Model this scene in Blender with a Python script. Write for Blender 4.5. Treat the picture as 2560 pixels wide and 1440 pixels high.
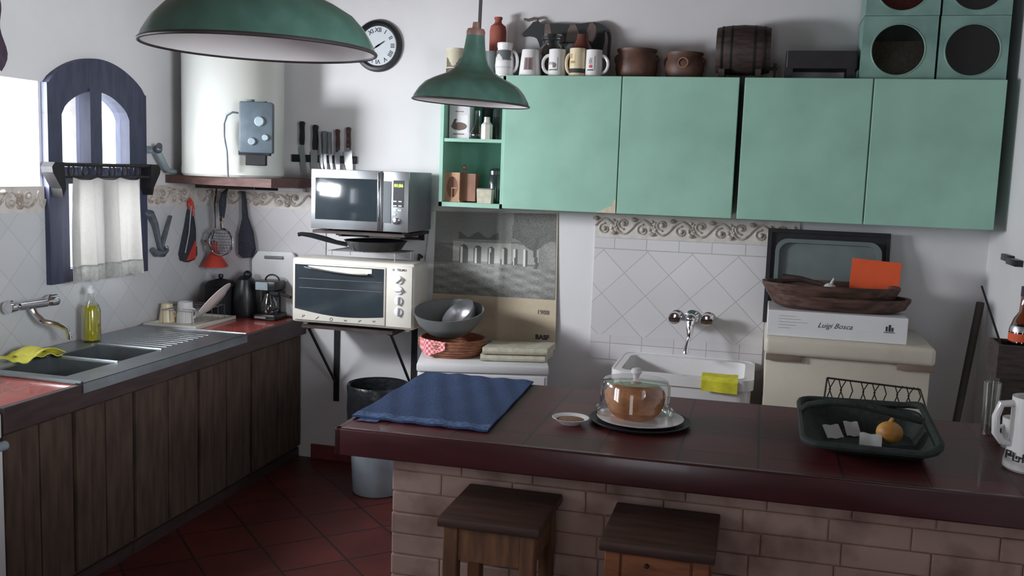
import bpy, bmesh, math, random
from mathutils import Vector, Matrix
random.seed(7)
PI = math.pi
for o in list(bpy.data.objects): bpy.data.objects.remove(o)
S = bpy.context.scene
COL = S.collection

# ------------------------------------------------------------------ camera
YAW, PITCH, ROLL = -.2508, .1211, .0347
fw = Vector((math.sin(YAW)*math.cos(PITCH), math.cos(YAW)*math.cos(PITCH), -math.sin(PITCH)))
rt = Vector((math.cos(YAW), -math.sin(YAW), 0)); up0 = rt.cross(fw)
rr = rt*math.cos(ROLL) + up0*math.sin(ROLL); uu = up0*math.cos(ROLL) - rt*math.sin(ROLL)
cam = bpy.data.cameras.new('camera'); cam.sensor_width = 36; cam.lens = 2400/2560*36; cam.clip_start = .05
co = bpy.data.objects.new('camera', cam); COL.objects.link(co)
co.matrix_world = Matrix(((rr.x, uu.x, -fw.x, 0), (rr.y, uu.y, -fw.y, 0), (rr.z, uu.z, -fw.z, 1.7528), (0, 0, 0, 1)))
S.camera = co
# ------------------------------------------------------------------ world, daylight, exposure
S.view_settings.view_transform = 'Standard'; S.view_settings.look = 'None'
S.view_settings.gamma = 1; S.view_settings.use_curve_mapping = False
S.view_settings.exposure = 0.62
W = bpy.data.worlds.new('world'); S.world = W; W.use_nodes = True
bg = W.node_tree.nodes['Background']; bg.inputs[0].default_value = (.80, .90, 1, 1); bg.inputs[1].default_value = 1.6
def area(name, loc, target, sx, sy, power, col, spread=180):
    l = bpy.data.lights.new(name, 'AREA'); l.shape = 'RECTANGLE'; l.size = sx; l.size_y = sy
    l.energy = power; l.color = col; l.spread = math.radians(spread)
    o = bpy.data.objects.new(name, l); COL.objects.link(o); o.location = loc
    o.rotation_euler = (Vector(target)-Vector(loc)).to_track_quat('-Z', 'Y').to_euler()
    return o
# daylight entering by the plain window, the larger window out of frame and the doorway behind, plus an added side fill
area('daylight_plain_window', (-3.60, 3.05, 1.85), (-2.55, 4.50, 1.35), .84, .46, 56, (.92, .96, 1), 140)
area('daylight_wide_window', (-3.66, 1.2, 1.72), (1, 2.6, 1.55), 1.4, 1.2, 17, (.90, .95, 1))
area('daylight_arched_window', (-3.72, 4.16, 1.72), (-1.5, 4.3, 1.3), .56, .85, 22, (.92, .96, 1))
area('added_side_fill', (1.42, .9, 1.95), (-3.2, 4.1, 2.25), 1.1, .8, 10.5, (.90, .96, 1), 50)  # added fill from the right, a narrow beam to brighten the left wall
area('daylight_doorway', (-.75, -1.85, 1.25), (-.9, 5, 1.2), .9, 2.0, 4, (1, .90, .86))

# ------------------------------------------------------------------ material helpers
def lin(c):
    c = c/255
    return c/12.92 if c <= .04045 else ((c+.055)/1.055)**2.4
def C(r, g, b): return (lin(r), lin(g), lin(b), 1)
def mul(c, k): return (c[0]*k, c[1]*k, c[2]*k, 1)
def base_mat(name):
    m = bpy.data.materials.new(name); m.use_nodes = True
    return m, m.node_tree.nodes, m.node_tree.links, m.node_tree.nodes['Principled BSDF']
def M(name, c, rough=.55, metal=0, var=.12, scale=9, c2=None, bump=0, stretch=(1, 1, 1), detail=4, coat=0, spec=.5, lo=.35, hi=.65):
    m, n, l, b = base_mat(name)
    tc = n.new('ShaderNodeTexCoord'); mp = n.new('ShaderNodeMapping'); mp.inputs['Scale'].default_value = stretch
    nz = n.new('ShaderNodeTexNoise'); nz.inputs['Scale'].default_value = scale; nz.inputs['Detail'].default_value = detail
    rp = n.new('ShaderNodeValToRGB'); e = rp.color_ramp.elements
    e[0].position = lo; e[1].position = hi
    e[0].color = mul(c, 1-var); e[1].color = c2 if c2 else mul(c, 1+var)
    l.new(tc.outputs['Object'], mp.inputs[0]); l.new(mp.outputs[0], nz.inputs['Vector'])
    l.new(nz.outputs[0], rp.inputs[0]); l.new(rp.outputs[0], b.inputs['Base Color'])
    b.inputs['Roughness'].default_value = rough; b.inputs['Metallic'].default_value = metal
    b.inputs['Coat Weight'].default_value = coat; b.inputs['Specular IOR Level'].default_value = spec
    if bump:
        bp = n.new('ShaderNodeBump'); bp.inputs['Strength'].default_value = bump; bp.inputs['Distance'].default_value = .01
        l.new(nz.outputs[0], bp.inputs['Height']); l.new(bp.outputs[0], b.inputs['Normal'])
    return m
def tile_mat(name, c1, c2, grout, size, axes, rot=0, mortar=.012, rough=.25, offset=0, w=1, bump=.4, var=0, shift=(0, 0), coat=0):
    """square tiles laid out in metres on the two given axes"""
    m, n, l, b = base_mat(name)
    tc = n.new('ShaderNodeTexCoord'); sp = n.new('ShaderNodeSeparateXYZ'); cb = n.new('ShaderNodeCombineXYZ')
    mp = n.new('ShaderNodeMapping'); mp.inputs['Rotation'].default_value = (0, 0, rot)
    mp.inputs['Location'].default_value = (shift[0], shift[1], 0)
    br = n.new('ShaderNodeTexBrick'); br.offset = offset; br.squash = 1
    br.inputs['Color1'].default_value = c1; br.inputs['Color2'].default_value = c2; br.inputs['Mortar'].default_value = grout
    br.inputs['Scale'].default_value = 1; br.inputs['Mortar Size'].default_value = mortar*size
    br.inputs['Brick Width'].default_value = size*w; br.inputs['Row Height'].default_value = size
    br.inputs['Mortar Smooth'].default_value = .2; br.inputs['Bias'].default_value = 0
    l.new(tc.outputs['Object'], sp.inputs[0])
    l.new(sp.outputs[axes[0]], cb.inputs[0]); l.new(sp.outputs[axes[1]], cb.inputs[1])
    l.new(cb.outputs[0], mp.inputs[0]); l.new(mp.outputs[0], br.inputs['Vector'])
    last = br.outputs['Color']
    if var:
        nz = n.new('ShaderNodeTexNoise'); nz.inputs['Scale'].default_value = 5; nz.inputs['Detail'].default_value = 5
        mx = n.new('ShaderNodeMix'); mx.data_type = 'RGBA'; mx.blend_type = 'MULTIPLY'; mx.inputs[0].default_value = 1
        rp = n.new('ShaderNodeValToRGB'); rp.color_ramp.elements[0].position = .3; rp.color_ramp.elements[1].position = .7
        rp.color_ramp.elements[0].color = (1-var, 1-var, 1-var, 1); rp.color_ramp.elements[1].color = (1, 1, 1, 1)
        l.new(tc.outputs['Object'], nz.inputs['Vector']); l.new(nz.outputs[0], rp.inputs[0])
        l.new(last, mx.inputs[6]); l.new(rp.outputs[0], mx.inputs[7]); last = mx.outputs[2]
    l.new(last, b.inputs['Base Color'])
    b.inputs['Roughness'].default_value = rough; b.inputs['Coat Weight'].default_value = coat; b.inputs['Specular IOR Level'].default_value = .38
    if bump:
        bp = n.new('ShaderNodeBump'); bp.invert = True; bp.inputs['Strength'].default_value = bump; bp.inputs['Distance'].default_value = .004
        l.new(br.outputs['Fac'], bp.inputs['Height']); l.new(bp.outputs[0], b.inputs['Normal'])
    return m
def print_mat(name, rough=.6):
    m, n, l, b = base_mat(name)
    a = n.new('ShaderNodeAttribute'); a.attribute_name = 'ink'
    l.new(a.outputs['Color'], b.inputs['Base Color']); b.inputs['Roughness'].default_value = rough
    return m
def glass_mat(name, tint=(1, 1, 1, 1), rough=.02, mixf=.12):
    """thin clear glass: mostly see-through with a fresnel gloss"""
    m = bpy.data.materials.new(name); m.use_nodes = True; n = m.node_tree.nodes; l = m.node_tree.links
    n.remove(n['Principled BSDF']); out = n['Material Output']
    t = n.new('ShaderNodeBsdfTransparent'); t.inputs[0].default_value = tint
    g = n.new('ShaderNodeBsdfGlossy'); g.inputs['Roughness'].default_value = rough
    lw = n.new('ShaderNodeLayerWeight'); lw.inputs[0].default_value = .35
    mr = n.new('ShaderNodeMapRange'); mr.inputs['To Min'].default_value = mixf; mr.inputs['To Max'].default_value = .75
    mx = n.new('ShaderNodeMixShader')
    l.new(lw.outputs['Facing'], mr.inputs[0]); l.new(mr.outputs[0], mx.inputs[0])
    l.new(t.outputs[0], mx.inputs[1]); l.new(g.outputs[0], mx.inputs[2]); l.new(mx.outputs[0], out.inputs[0])
    return m
def cloth_mat(name, c, c2, sheer=.5):
    m, n, l, b = base_mat(name); out = n['Material Output']
    tc = n.new('ShaderNodeTexCoord'); nz = n.new('ShaderNodeTexNoise'); nz.inputs['Scale'].default_value = 60
    rp = n.new('ShaderNodeValToRGB'); rp.color_ramp.elements[0].color = c; rp.color_ramp.elements[1].color = c2
    l.new(tc.outputs['Object'], nz.inputs['Vector']); l.new(nz.outputs[0], rp.inputs[0]); l.new(rp.outputs[0], b.inputs['Base Color'])
    b.inputs['Roughness'].default_value = .9
    tr = n.new('ShaderNodeBsdfTranslucent'); l.new(rp.outputs[0], tr.inputs[0])
    mx = n.new('ShaderNodeMixShader'); mx.inputs[0].default_value = sheer
    l.new(b.outputs[0], mx.inputs[1]); l.new(tr.outputs[0], mx.inputs[2]); l.new(mx.outputs[0], out.inputs[0])
    return m
def emit_mat(name, c, s):
    m, n, l, b = base_mat(name)
    b.inputs['Base Color'].default_value = c; b.inputs['Emission Color'].default_value = c; b.inputs['Emission Strength'].default_value = s
    return m
def checks_mat(name, c1, c2, scale):
    m, n, l, b = base_mat(name)
    tc = n.new('ShaderNodeTexCoord'); ck = n.new('ShaderNodeTexChecker'); ck.inputs['Scale'].default_value = scale
    ck.inputs[1].default_value = c1; ck.inputs[2].default_value = c2
    l.new(tc.outputs['Object'], ck.inputs[0]); l.new(ck.outputs[0], b.inputs['Base Color']); b.inputs['Roughness'].default_value = .9
    return m

m_wall = M('plaster_white', C(222, 220, 222), .85, var=.03, scale=3, bump=.06)
m_ceil = M('ceiling_boards', C(112, 88, 74), .8, var=.2, scale=6, stretch=(1, 8, 1))
m_wallf = M('wall_ochre_plaster', C(150, 120, 98), .9, var=.06, scale=3)
m_floor = tile_mat('floor_terracotta', C(112, 50, 45), C(96, 44, 41), C(58, 36, 34), .30, (0, 1), PI/4, .02, .42, var=.35)
m_skirt = M('skirting_red', C(120, 56, 54), .5, var=.15, scale=12)
m_tileB = tile_mat('tiles_back_diamond', C(216, 212, 214), C(208, 205, 208), C(186, 182, 182), .168, (0, 2), PI/4, .014, .2, shift=(1.192, -.714))
m_tileBs = tile_mat('tiles_back_border', C(214, 210, 213), C(208, 204, 207), C(176, 172, 172), .172, (0, 2), 0, .014, .2, shift=(.067, .02))
m_tileL = tile_mat('tiles_left_diamond', C(208, 209, 212), C(200, 202, 206), C(186, 187, 191), .168, (1, 2), PI/4, .010, .25)
m_tileBL = tile_mat('tiles_corner_diamond', C(208, 205, 208), C(202, 199, 202), C(186, 183, 186), .168, (0, 2), PI/4, .010, .25)
m_frieze = M('frieze_ceramic', C(204, 195, 188), .4, var=.08, scale=14, c2=C(218, 212, 208))
m_frieze_rel = M('frieze_relief', C(172, 158, 148), .45, var=.15, scale=30, c2=C(206, 196, 188))
m_green = M('cabinet_green_paint', C(150, 193, 174), .42, var=.05, scale=4, c2=C(158, 202, 183), bump=.03)
m_green_in = M('cabinet_green_inside', C(140, 194, 176), .6, var=.06, scale=5)
m_chip = M('bare_chipped_board', C(208, 196, 172), .8, var=.1, scale=40)
m_tin_green = M('tin_green_paint', C(122, 158, 148), .45, var=.10, scale=7, c2=C(138, 174, 163))
m_lamp_green = M('enamel_green', C(62, 90, 80), .32, var=.08, scale=22, c2=C(70, 100, 90), coat=.25)
m_lamp_white = M('enamel_white', C(226, 220, 220), .35, var=.02)
m_lamp_rim = M('enamel_rim_dark', C(52, 44, 44), .4)
m_cap = M('lamp_cap_brown', C(120, 86, 78), .5)
m_cord = M('cord_dark', C(62, 52, 54), .7)
m_black = M('black_plastic', C(28, 29, 33), .35, var=.1)
m_blackm = M('black_matt', C(30, 30, 34), .7, var=.15)
m_iron = M('black_iron', C(38, 36, 38), .55, metal=.4, var=.2, scale=25)
m_stick = M('stick_grey_brown', C(66, 62, 56), .7)
m_steel = M('brushed_steel', C(186, 190, 194), .32, metal=.92, var=.04, scale=6, stretch=(1, 40, 60))
m_steel_dark = M('steel_grey_side', C(124, 126, 130), .5, metal=.1, var=.05)
m_sink = M('sink_steel', C(150, 156, 160), .30, metal=.9, var=.08, scale=9)
m_chrome = M('chrome', C(226, 226, 230), .08, metal=1, var=.01)
m_knife = M('knife_blade', C(178, 180, 184), .3, metal=.85, var=.05)
m_knifew = M('knife_white_handle', C(232, 232, 232), .4)
m_wood_knife = M('knife_wood_handle', C(74, 46, 42), .5, var=.2, scale=30)
m_ovenw = M('appliance_cream', C(216, 211, 201), .38, var=.03)
m_strip = M('corner_strip_taupe', C(128, 112, 98), .6)
m_white = M('white_enamel', C(228, 228, 230), .35, var=.02)
m_offw = M('off_white_enamel', C(208, 200, 184), .42, var=.04)
m_porc = M('porcelain_white', C(232, 230, 230), .2, var=.02, coat=.3)
m_cream = M('ceramic_cream', C(232, 216, 182), .35, var=.04)
m_dglass = M('dark_oven_glass', C(46, 54, 60), .12, var=.15, scale=5, coat=.3)
m_terra = M('terracotta_red', C(150, 78, 66), .7, var=.12, scale=14)
m_clay = M('clay_brown', C(92, 65, 55), .55, var=.3, scale=11, c2=C(114, 80, 67))
m_woodd = M('wood_dark_brown', C(52, 41, 40), .6, var=.25, scale=14, stretch=(1, 1, 5), c2=C(72, 56, 52))
m_wood_cab = M('wood_plank_weathered', C(74, 58, 50), .8, var=.2, scale=7, stretch=(1, 4, .7), c2=C(90, 72, 61), bump=.15)
m_wood_post = M('wood_edge_dark', C(66, 50, 50), .55, var=.25, scale=8, stretch=(5, .8, 5))
m_wood_stool = M('wood_stool_amber', C(104, 70, 48), .6, var=.3, scale=7, stretch=(5, 5, .9), c2=C(124, 84, 56))
m_wood_seat = M('wood_stool_seat', C(62, 40, 32), .6, var=.25, scale=7, stretch=(.9, 6, 6), c2=C(76, 50, 40))
m_wood_rust = M('wood_shelf_reddish', C(92, 66, 62), .7, var=.25, scale=9, stretch=(1, 6, 6))
m_wood_light = M('wood_box_light', C(190, 148, 118), .6, var=.12, scale=14, stretch=(5, 5, 1))
m_wood_mid = M('wood_box_brown', C(150, 108, 88), .6, var=.15, scale=14)
m_bartop = tile_mat('bar_red_tiles', C(98, 38, 40), C(86, 35, 37), C(56, 30, 31), .24, (0, 1), 0, .02, .42, bump=.25, var=.3, shift=(.1, .04), coat=.04)
m_baredge = M('bar_edge_oxblood', C(68, 34, 37), .27, var=.2, scale=5, stretch=(.6, 1, 2), coat=.1)
m_worktop = tile_mat('worktop_red_tiles', C(176, 84, 74), C(160, 76, 68), C(150, 104, 94), .21, (0, 1), 0, .02, .22, bump=.25, var=.12, coat=.25, shift=(.05, .08))
m_brick = tile_mat('painted_brick', C(196, 158, 146), C(180, 144, 134), C(160, 132, 124), .075, (0, 2), 0, .10, .85, offset=.5, w=3.4, bump=.5, var=.25)
m_denim = M('denim_blue', C(40, 62, 102), .9, var=.16, scale=120, c2=C(54, 78, 120), bump=.2)
m_denim_seam = M('denim_faded_seam', C(76, 98, 138), .9, var=.35, scale=60, lo=.42, hi=.6)
m_spice = M('spice_brown', C(150, 118, 92), .9, var=.45, scale=240, bump=.6)
m_bread = M('bread_crust', C(178, 108, 70), .7, var=.22, scale=18, c2=C(206, 142, 96), bump=.3)
m_basket = M('basket_dark_green', C(42, 50, 47), .8, var=.25, scale=50, bump=.3)
m_wire = M('wire_dark', C(58, 52, 50), .5, metal=.5)
m_paper = M('paper_white', C(196, 198, 196), .8, var=.08)
m_fruit = M('squash_orange', C(186, 122, 52), .5, var=.25, scale=24, c2=C(206, 156, 80))
m_yellow = M('cloth_yellow', C(226, 220, 96), .9, var=.08, scale=40)
m_yellow2 = M('cloth_lemon', C(222, 216, 60), .9, var=.1, scale=40)
m_pink = checks_mat('cloth_pink_check', C(232, 186, 188), C(206, 92, 104), 70)
m_towel = M('linen_beige', C(196, 190, 172), .9, var=.12, scale=40, bump=.15)
m_bowlgrey = M('grey_plastic', C(112, 116, 116), .5, var=.06)
m_alu = M('aluminium', C(188, 188, 192), .34, metal=.9, var=.05)
m_basketw = M('wicker_brown', C(150, 92, 66), .7, var=.35, scale=40, stretch=(1, 1, 8), c2=C(172, 116, 88))
m_orange = M('orange_card', C(232, 92, 48), .6, var=.05)
m_plasticgrey = M('grey_translucent_plastic', C(112, 122, 122), .35, var=.08)
m_batea = M('wooden_bowl_dark', C(70, 50, 44), .55, var=.3, scale=12, stretch=(.8, 5, 5), c2=C(100, 72, 62))
m_curtain = cloth_mat('curtain_cotton', C(214, 212, 208), C(226, 224, 222), .45)
m_lace = cloth_mat('curtain_lace', C(176, 176, 172), C(224, 224, 222), .4)
m_frame = M('window_wood_blue_grey', C(58, 62, 84), .6, var=.2, scale=10, stretch=(4, 4, .7))
m_pane = glass_mat('window_glass', (1, 1, 1, 1), .02, .04)
m_clear = glass_mat('clear_glass', (.93, .95, .94, 1), .03, .07)
m_tinglass = glass_mat('tin_window_glass', (.75, .75, .75, 1), .05, .015)
m_jar = glass_mat('jar_glass_grey', (.72, .78, .78, 1), .05, .10)
m_amber = glass_mat('amber_glass', (.50, .20, .09, 1), .05, .12)
m_jard = M('dark_jar_glass', C(44, 60, 58), .12, var=.2, coat=.4)
m_brownjar = M('brown_glazed_jar', C(104, 62, 54), .3, var=.2, scale=9)
m_oil = M('olive_oil', C(170, 160, 24), .15, var=.05, coat=.4)
m_red = M('red_plastic', C(206, 74, 62), .5, var=.1)
m_greytool = M('grey_metal_tool', C(116, 124, 132), .45, metal=.6, var=.2, scale=30)
m_valve = M('gas_valve_grey', C(84, 96, 106), .5, var=.12, scale=20)
m_dial = M('dial_light_grey', C(150, 166, 172), .5)
m_heater = M('heater_cream_enamel', C(214, 216, 212), .28, var=.03, scale=2, c2=C(218, 219, 212))
m_mitt = M('dark_quilted_fabric', C(56, 60, 70), .9, var=.2, scale=60, bump=.2)
m_dkcloth = M('plum_cloth', C(70, 56, 72), .9, var=.2, scale=30)
m_bin = M('bin_pale_blue', C(150, 160, 168), .5)
m_liner = M('bin_liner_black', C(34, 36, 40), .3, var=.2, scale=30, bump=.5)
m_ext = M('outside_wall', C(240, 232, 226), .9)
m_eave = M('outside_eave_pink', C(214, 190, 190), .9)
m_led = emit_mat('display_green', (.55, 1, .05, 1), 2.2)
m_ink = M('ink_dark', C(60, 58, 60), .7)
m_inkred = M('ink_red', C(130, 92, 92), .7)
m_inkgrey = M('ink_grey', C(128, 120, 112), .7)
m_print = print_mat('printed_colour')
m_clockface = M('clock_face', C(206, 212, 218), .5, var=.02)
m_marked = M('cow_black_paint', C(40, 42, 44), .6, var=.15, scale=20)
m_cowpatch = M('cow_patch_tan', C(104, 90, 84), .6, var=.15, scale=20)
m_blackish = M('blackened_tray', C(40, 38, 42), .5, var=.2, scale=14)
m_bottle = M('cleaning_cap', C(230, 232, 236), .4)

# ------------------------------------------------------------------ mesh helpers (world coordinates)
class MB:
    def __init__(s): s.bm = bmesh.new()
    def add(s, verts, faces):
        v = [s.bm.verts.new(p) for p in verts]
        for f in faces:
            try: s.bm.faces.new([v[i] for i in f])
            except ValueError: pass
        return s
    def box(s, x0, x1, y0, y1, z0, z1, bev=0, seg=2, mtx=None):
        t = bmesh.new(); bmesh.ops.create_cube(t, size=1)
        for v in t.verts: v.co = Vector(((x0+x1)/2+v.co.x*(x1-x0), (y0+y1)/2+v.co.y*(y1-y0), (z0+z1)/2+v.co.z*(z1-z0)))
        if bev: bmesh.ops.bevel(t, geom=list(t.edges), offset=bev, segments=seg, affect='EDGES', profile=.5)
        return s.merge(t, mtx)
    def merge(s, t, mtx=None):
        if mtx is not None: bmesh.ops.transform(t, matrix=mtx, verts=t.verts)
        me = bpy.data.meshes.new('t'); t.to_mesh(me); t.free(); s.bm.from_mesh(me); bpy.data.meshes.remove(me)
        return s
    def lathe(s, prof, c, n=32, a0=0, a1=2*PI, axis='z', mtx=None):
        full = abs(a1-a0-2*PI) < 1e-6; k = n if full else n+1
        V = []; F = []; R = []
        for (r, z) in prof:
            row = []
            if r < 1e-6:
                V.append((0, 0, z)); row = [len(V)-1]*k
            else:
                for i in range(k):
                    a = a0+(a1-a0)*i/n
                    V.append((r*math.cos(a), r*math.sin(a), z)); row.append(len(V)-1)
            R.append(row)
        for j in range(len(R)-1):
            for i in range(n):
                i2 = (i+1) % k
                f = []
                for q in (R[j][i], R[j][i2], R[j+1][i2], R[j+1][i]):
                    if q not in f: f.append(q)
                if len(f) > 2: F.append(f)
        def tr(p):
            x, y, z = p
            if axis == 'x': x, y, z = z, x, y
            if axis == 'y': x, y, z = x, -z, y       # profile height runs towards -y (out of the back wall)
            q = Vector((x, y, z))
            if mtx is not None: q = mtx @ q
            return q+Vector(c)
        return s.add([tr(p) for p in V], F)
    def tube(s, pts, r, n=8, closed=False):
        pts = [Vector(p) for p in pts]; N = len(pts); V = []; F = []
        rs = r if isinstance(r, (list, tuple)) else [r]*N
        prev = None
        for i, p in enumerate(pts):
            d = (pts[(i+1) % N]-pts[i-1]) if closed else (pts[min(i+1, N-1)]-pts[max(i-1, 0)])
            d.normalize()
            a = prev if prev is not None else (Vector((0, 0, 1)) if abs(d.z) < .9 else Vector((1, 0, 0)))
            u = d.cross(a)
            if u.length < 1e-4: u = d.orthogonal()
            u.normalize(); w = u.cross(d).normalized(); prev = w
            for k in range(n):
                t = 2*PI*k/n; V.append(p+(u*math.cos(t)+w*math.sin(t))*rs[i])
        m = N if closed else N-1
        for i in range(m):
            for k in range(n):
                a, b = i*n, ((i+1) % N)*n
                F.append((a+k, a+(k+1) % n, b+(k+1) % n, b+k))
        if not closed: F.append(tuple(range(n))[::-1]); F.append(tuple((N-1)*n+k for k in range(n)))
        return s.add(V, F)
    def prism(s, poly, plane, d0, d1):
        def P(a, b, d): return {'xz': (a, d, b), 'yz': (d, a, b), 'xy': (a, b, d)}[plane]
        n = len(poly); V = [P(a, b, d0) for a, b in poly]+[P(a, b, d1) for a, b in poly]
        F = [tuple(range(n)), tuple(range(2*n-1, n-1, -1))]+[(i, (i+1) % n, n+(i+1) % n, n+i) for i in range(n)]
        return s.add(V, F)
    def strip(s, outer, inner, plane, d0, d1, closed=True):
        """solid band between two outlines with the same number of points"""
        def P(q, d): a, b = q; return {'xz': (a, d, b), 'yz': (d, a, b), 'xy': (a, b, d)}[plane]
        n = len(outer)
        V = [P(q, d0) for q in outer]+[P(q, d0) for q in inner]+[P(q, d1) for q in outer]+[P(q, d1) for q in inner]
        F = []
        for i in range(n if closed else n-1):
            j = (i+1) % n
            F += [(i, j, n+j, n+i), (2*n+i, 3*n+i, 3*n+j, 2*n+j), (i, 2*n+i, 2*n+j, j), (n+i, n+j, 3*n+j, 3*n+i)]
        if not closed:
            F += [(0, n, 3*n, 2*n), (n-1, 3*n-1, 4*n-1, 2*n-1)]
        return s.add(V, F)
    def sphere(s, c, r, sc=(1, 1, 1), u=20, v=12):
        t = bmesh.new(); bmesh.ops.create_uvsphere(t, u_segments=u, v_segments=v, radius=r)
        for q in t.verts: q.co = Vector((q.co.x*sc[0], q.co.y*sc[1], q.co.z*sc[2]))+Vector(c)
        return s.merge(t)
    def grid(s, fn, nu, nv, thick=0):
        """sheet fn(u,v)->point, given thickness along its normals"""
        P = [[Vector(fn(i/nu, j/nv)) for i in range(nu+1)] for j in range(nv+1)]
        V = [p for r in P for p in r]; w = nu+1
        F = [(j*w+i, j*w+i+1, (j+1)*w+i+1, (j+1)*w+i) for j in range(nv) for i in range(nu)]
        if thick:
            nn = []
            for j in range(nv+1):
                for i in range(nu+1):
                    du = P[j][min(i+1, nu)]-P[j][max(i-1, 0)]; dv = P[min(j+1, nv)][i]-P[max(j-1, 0)][i]
                    q = du.cross(dv); nn.append(q.normalized() if q.length > 0 else Vector((0, 0, 1)))
            N = len(V); V = V+[V[k]-nn[k]*thick for k in range(N)]
            F += [tuple(N+k for k in f[::-1]) for f in F[:]]
            ring = [i for i in range(w)]+[j*w+nu for j in range(1, nv+1)]+[nv*w+i for i in range(nu-1, -1, -1)]+[j*w for j in range(nv-1, 0, -1)]
            for a in range(len(ring)):
                b = (a+1) % len(ring); F.append((ring[b], ring[a], N+ring[a], N+ring[b]))
        return s.add(V, F)
    def text(s, txt, size, mtx, ext=.0006, shear=0, bold=0):
        cu = bpy.data.curves.new('t', 'FONT'); cu.body = txt; cu.size = size; cu.extrude = ext; cu.shear = shear; cu.offset = bold
        cu.align_x = 'CENTER'; cu.align_y = 'CENTER'; cu.resolution_u = 2
        ob = bpy.data.objects.new('t', cu); COL.objects.link(ob)
        me = bpy.data.meshes.new_from_object(ob.evaluated_get(bpy.context.evaluated_depsgraph_get()))
        t = bmesh.new(); t.from_mesh(me); bpy.data.meshes.remove(me)
        bpy.data.objects.remove(ob); bpy.data.curves.remove(cu)
        return s.merge(t, mtx)
def wallmtx(x, y, z): return Matrix.Translation((x, y, z)) @ Matrix.Rotation(PI/2, 4, 'X')   # writing that faces the camera
def root_of(o):
    while o.parent: o = o.parent
    return o
def obj(name, mb, mat, parent=None, loc=None, smooth=True, label=None, local=False, kind=None):
    me = bpy.data.meshes.new(name); bmesh.ops.recalc_face_normals(mb.bm, faces=mb.bm.faces)
    off = Vector((0, 0, 0))
    if parent is not None and not local: off = root_of(parent).location
    elif loc is not None: off = Vector(loc)
    if off.length and not local: bmesh.ops.translate(mb.bm, vec=-off, verts=mb.bm.verts)
    mb.bm.to_mesh(me); mb.bm.free()
    me.materials.append(mat)
    if smooth:
        for p in me.polygons: p.use_smooth = True
        me.set_sharp_from_angle(angle=.62)
    o = bpy.data.objects.new(name, me); COL.objects.link(o)
    if parent is not None: o.parent = parent
    elif loc is not None: o.location = loc
    if label: o['label'] = label
    if kind: o['kind'] = kind
    return o
def thing(name, label, cat, loc, rz=0, group=None):
    o = bpy.data.objects.new(name, None); COL.objects.link(o); o.empty_display_size = .05
    o.location = loc; o.rotation_euler = (0, 0, rz); o['label'] = label; o['category'] = cat
    if group: o['group'] = group
    return o
def tag(o, label, cat, group=None):
    o['label'] = label; o['category'] = cat
    if group: o['group'] = group
    return o
def struct(name, mb, mat, parent=None, smooth=False):
    o = obj(name, mb, mat, parent, smooth=smooth)
    if parent is None: o['kind'] = 'structure'
    return o
def inked(o, fn):
    """colour a printed sheet face by face"""
    me = o.data; at = me.color_attributes.new(name='ink', type='FLOAT_COLOR', domain='CORNER')
    for p in me.polygons:
        c = fn(p.center)
        for li in p.loop_indices: at.data[li].color = c
    return o

YB, XL, XR = 5.1526, -3.2385, 1.09
ZC = 2.95
# ------------------------------------------------------------------ the room
struct('floor', MB().box(-3.7, 1.5, -1.9, YB+.3, -.1, 0), m_floor)
struct('ceiling', MB().box(-3.7, 1.5, -1.9, YB+.3, ZC, ZC+.1), m_ceil)
struct('wall_back', MB().box(-3.7, 1.5, YB, YB+.25, 0, ZC), m_wall)
rw = MB(); rw.box(XR, XR+.25, -1.9, .3, 0, ZC); rw.box(XR, XR+.25, 1.5, YB, 0, ZC); rw.box(XR, XR+.25, .3, 1.5, 0, 1.5); rw.box(XR, XR+.25, .3, 1.5, 2.4, ZC)  # unseen opening, added so the side fill reaches the left wall
struct('wall_right', rw, m_wall)
fwall = MB()
fwall.box(-3.7, -1.2, -1.75, -1.55, 0, ZC); fwall.box(-.3, XR, -1.75, -1.55, 0, ZC); fwall.box(-1.2, -.3, -1.75, -1.55, 2.25, ZC)
struct('wall_front', fwall, m_wallf)
# left wall with its three openings (the arched one, the plain one beside it, one out of frame)
XO = XL-.30
lw = MB()
def wl(y0, y1, z0, z1): lw.box(XO, XL, y0, y1, z0, z1)
wl(-1.75, .5, 0, ZC); wl(.5, 1.9, 0, 1.12); wl(.5, 1.9, 2.3, ZC); wl(1.9, 2.30, 0, ZC)
wl(2.30, 3.775, 0, 1.61); wl(2.30, 3.775, 2.086, ZC); wl(3.775, 3.84, 0, ZC)
wl(3.84, 4.45, 0, 1.17); wl(3.84, 4.45, 2.078, ZC); wl(4.45, YB, 0, ZC)
struct('wall_left', lw, m_wall)
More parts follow.
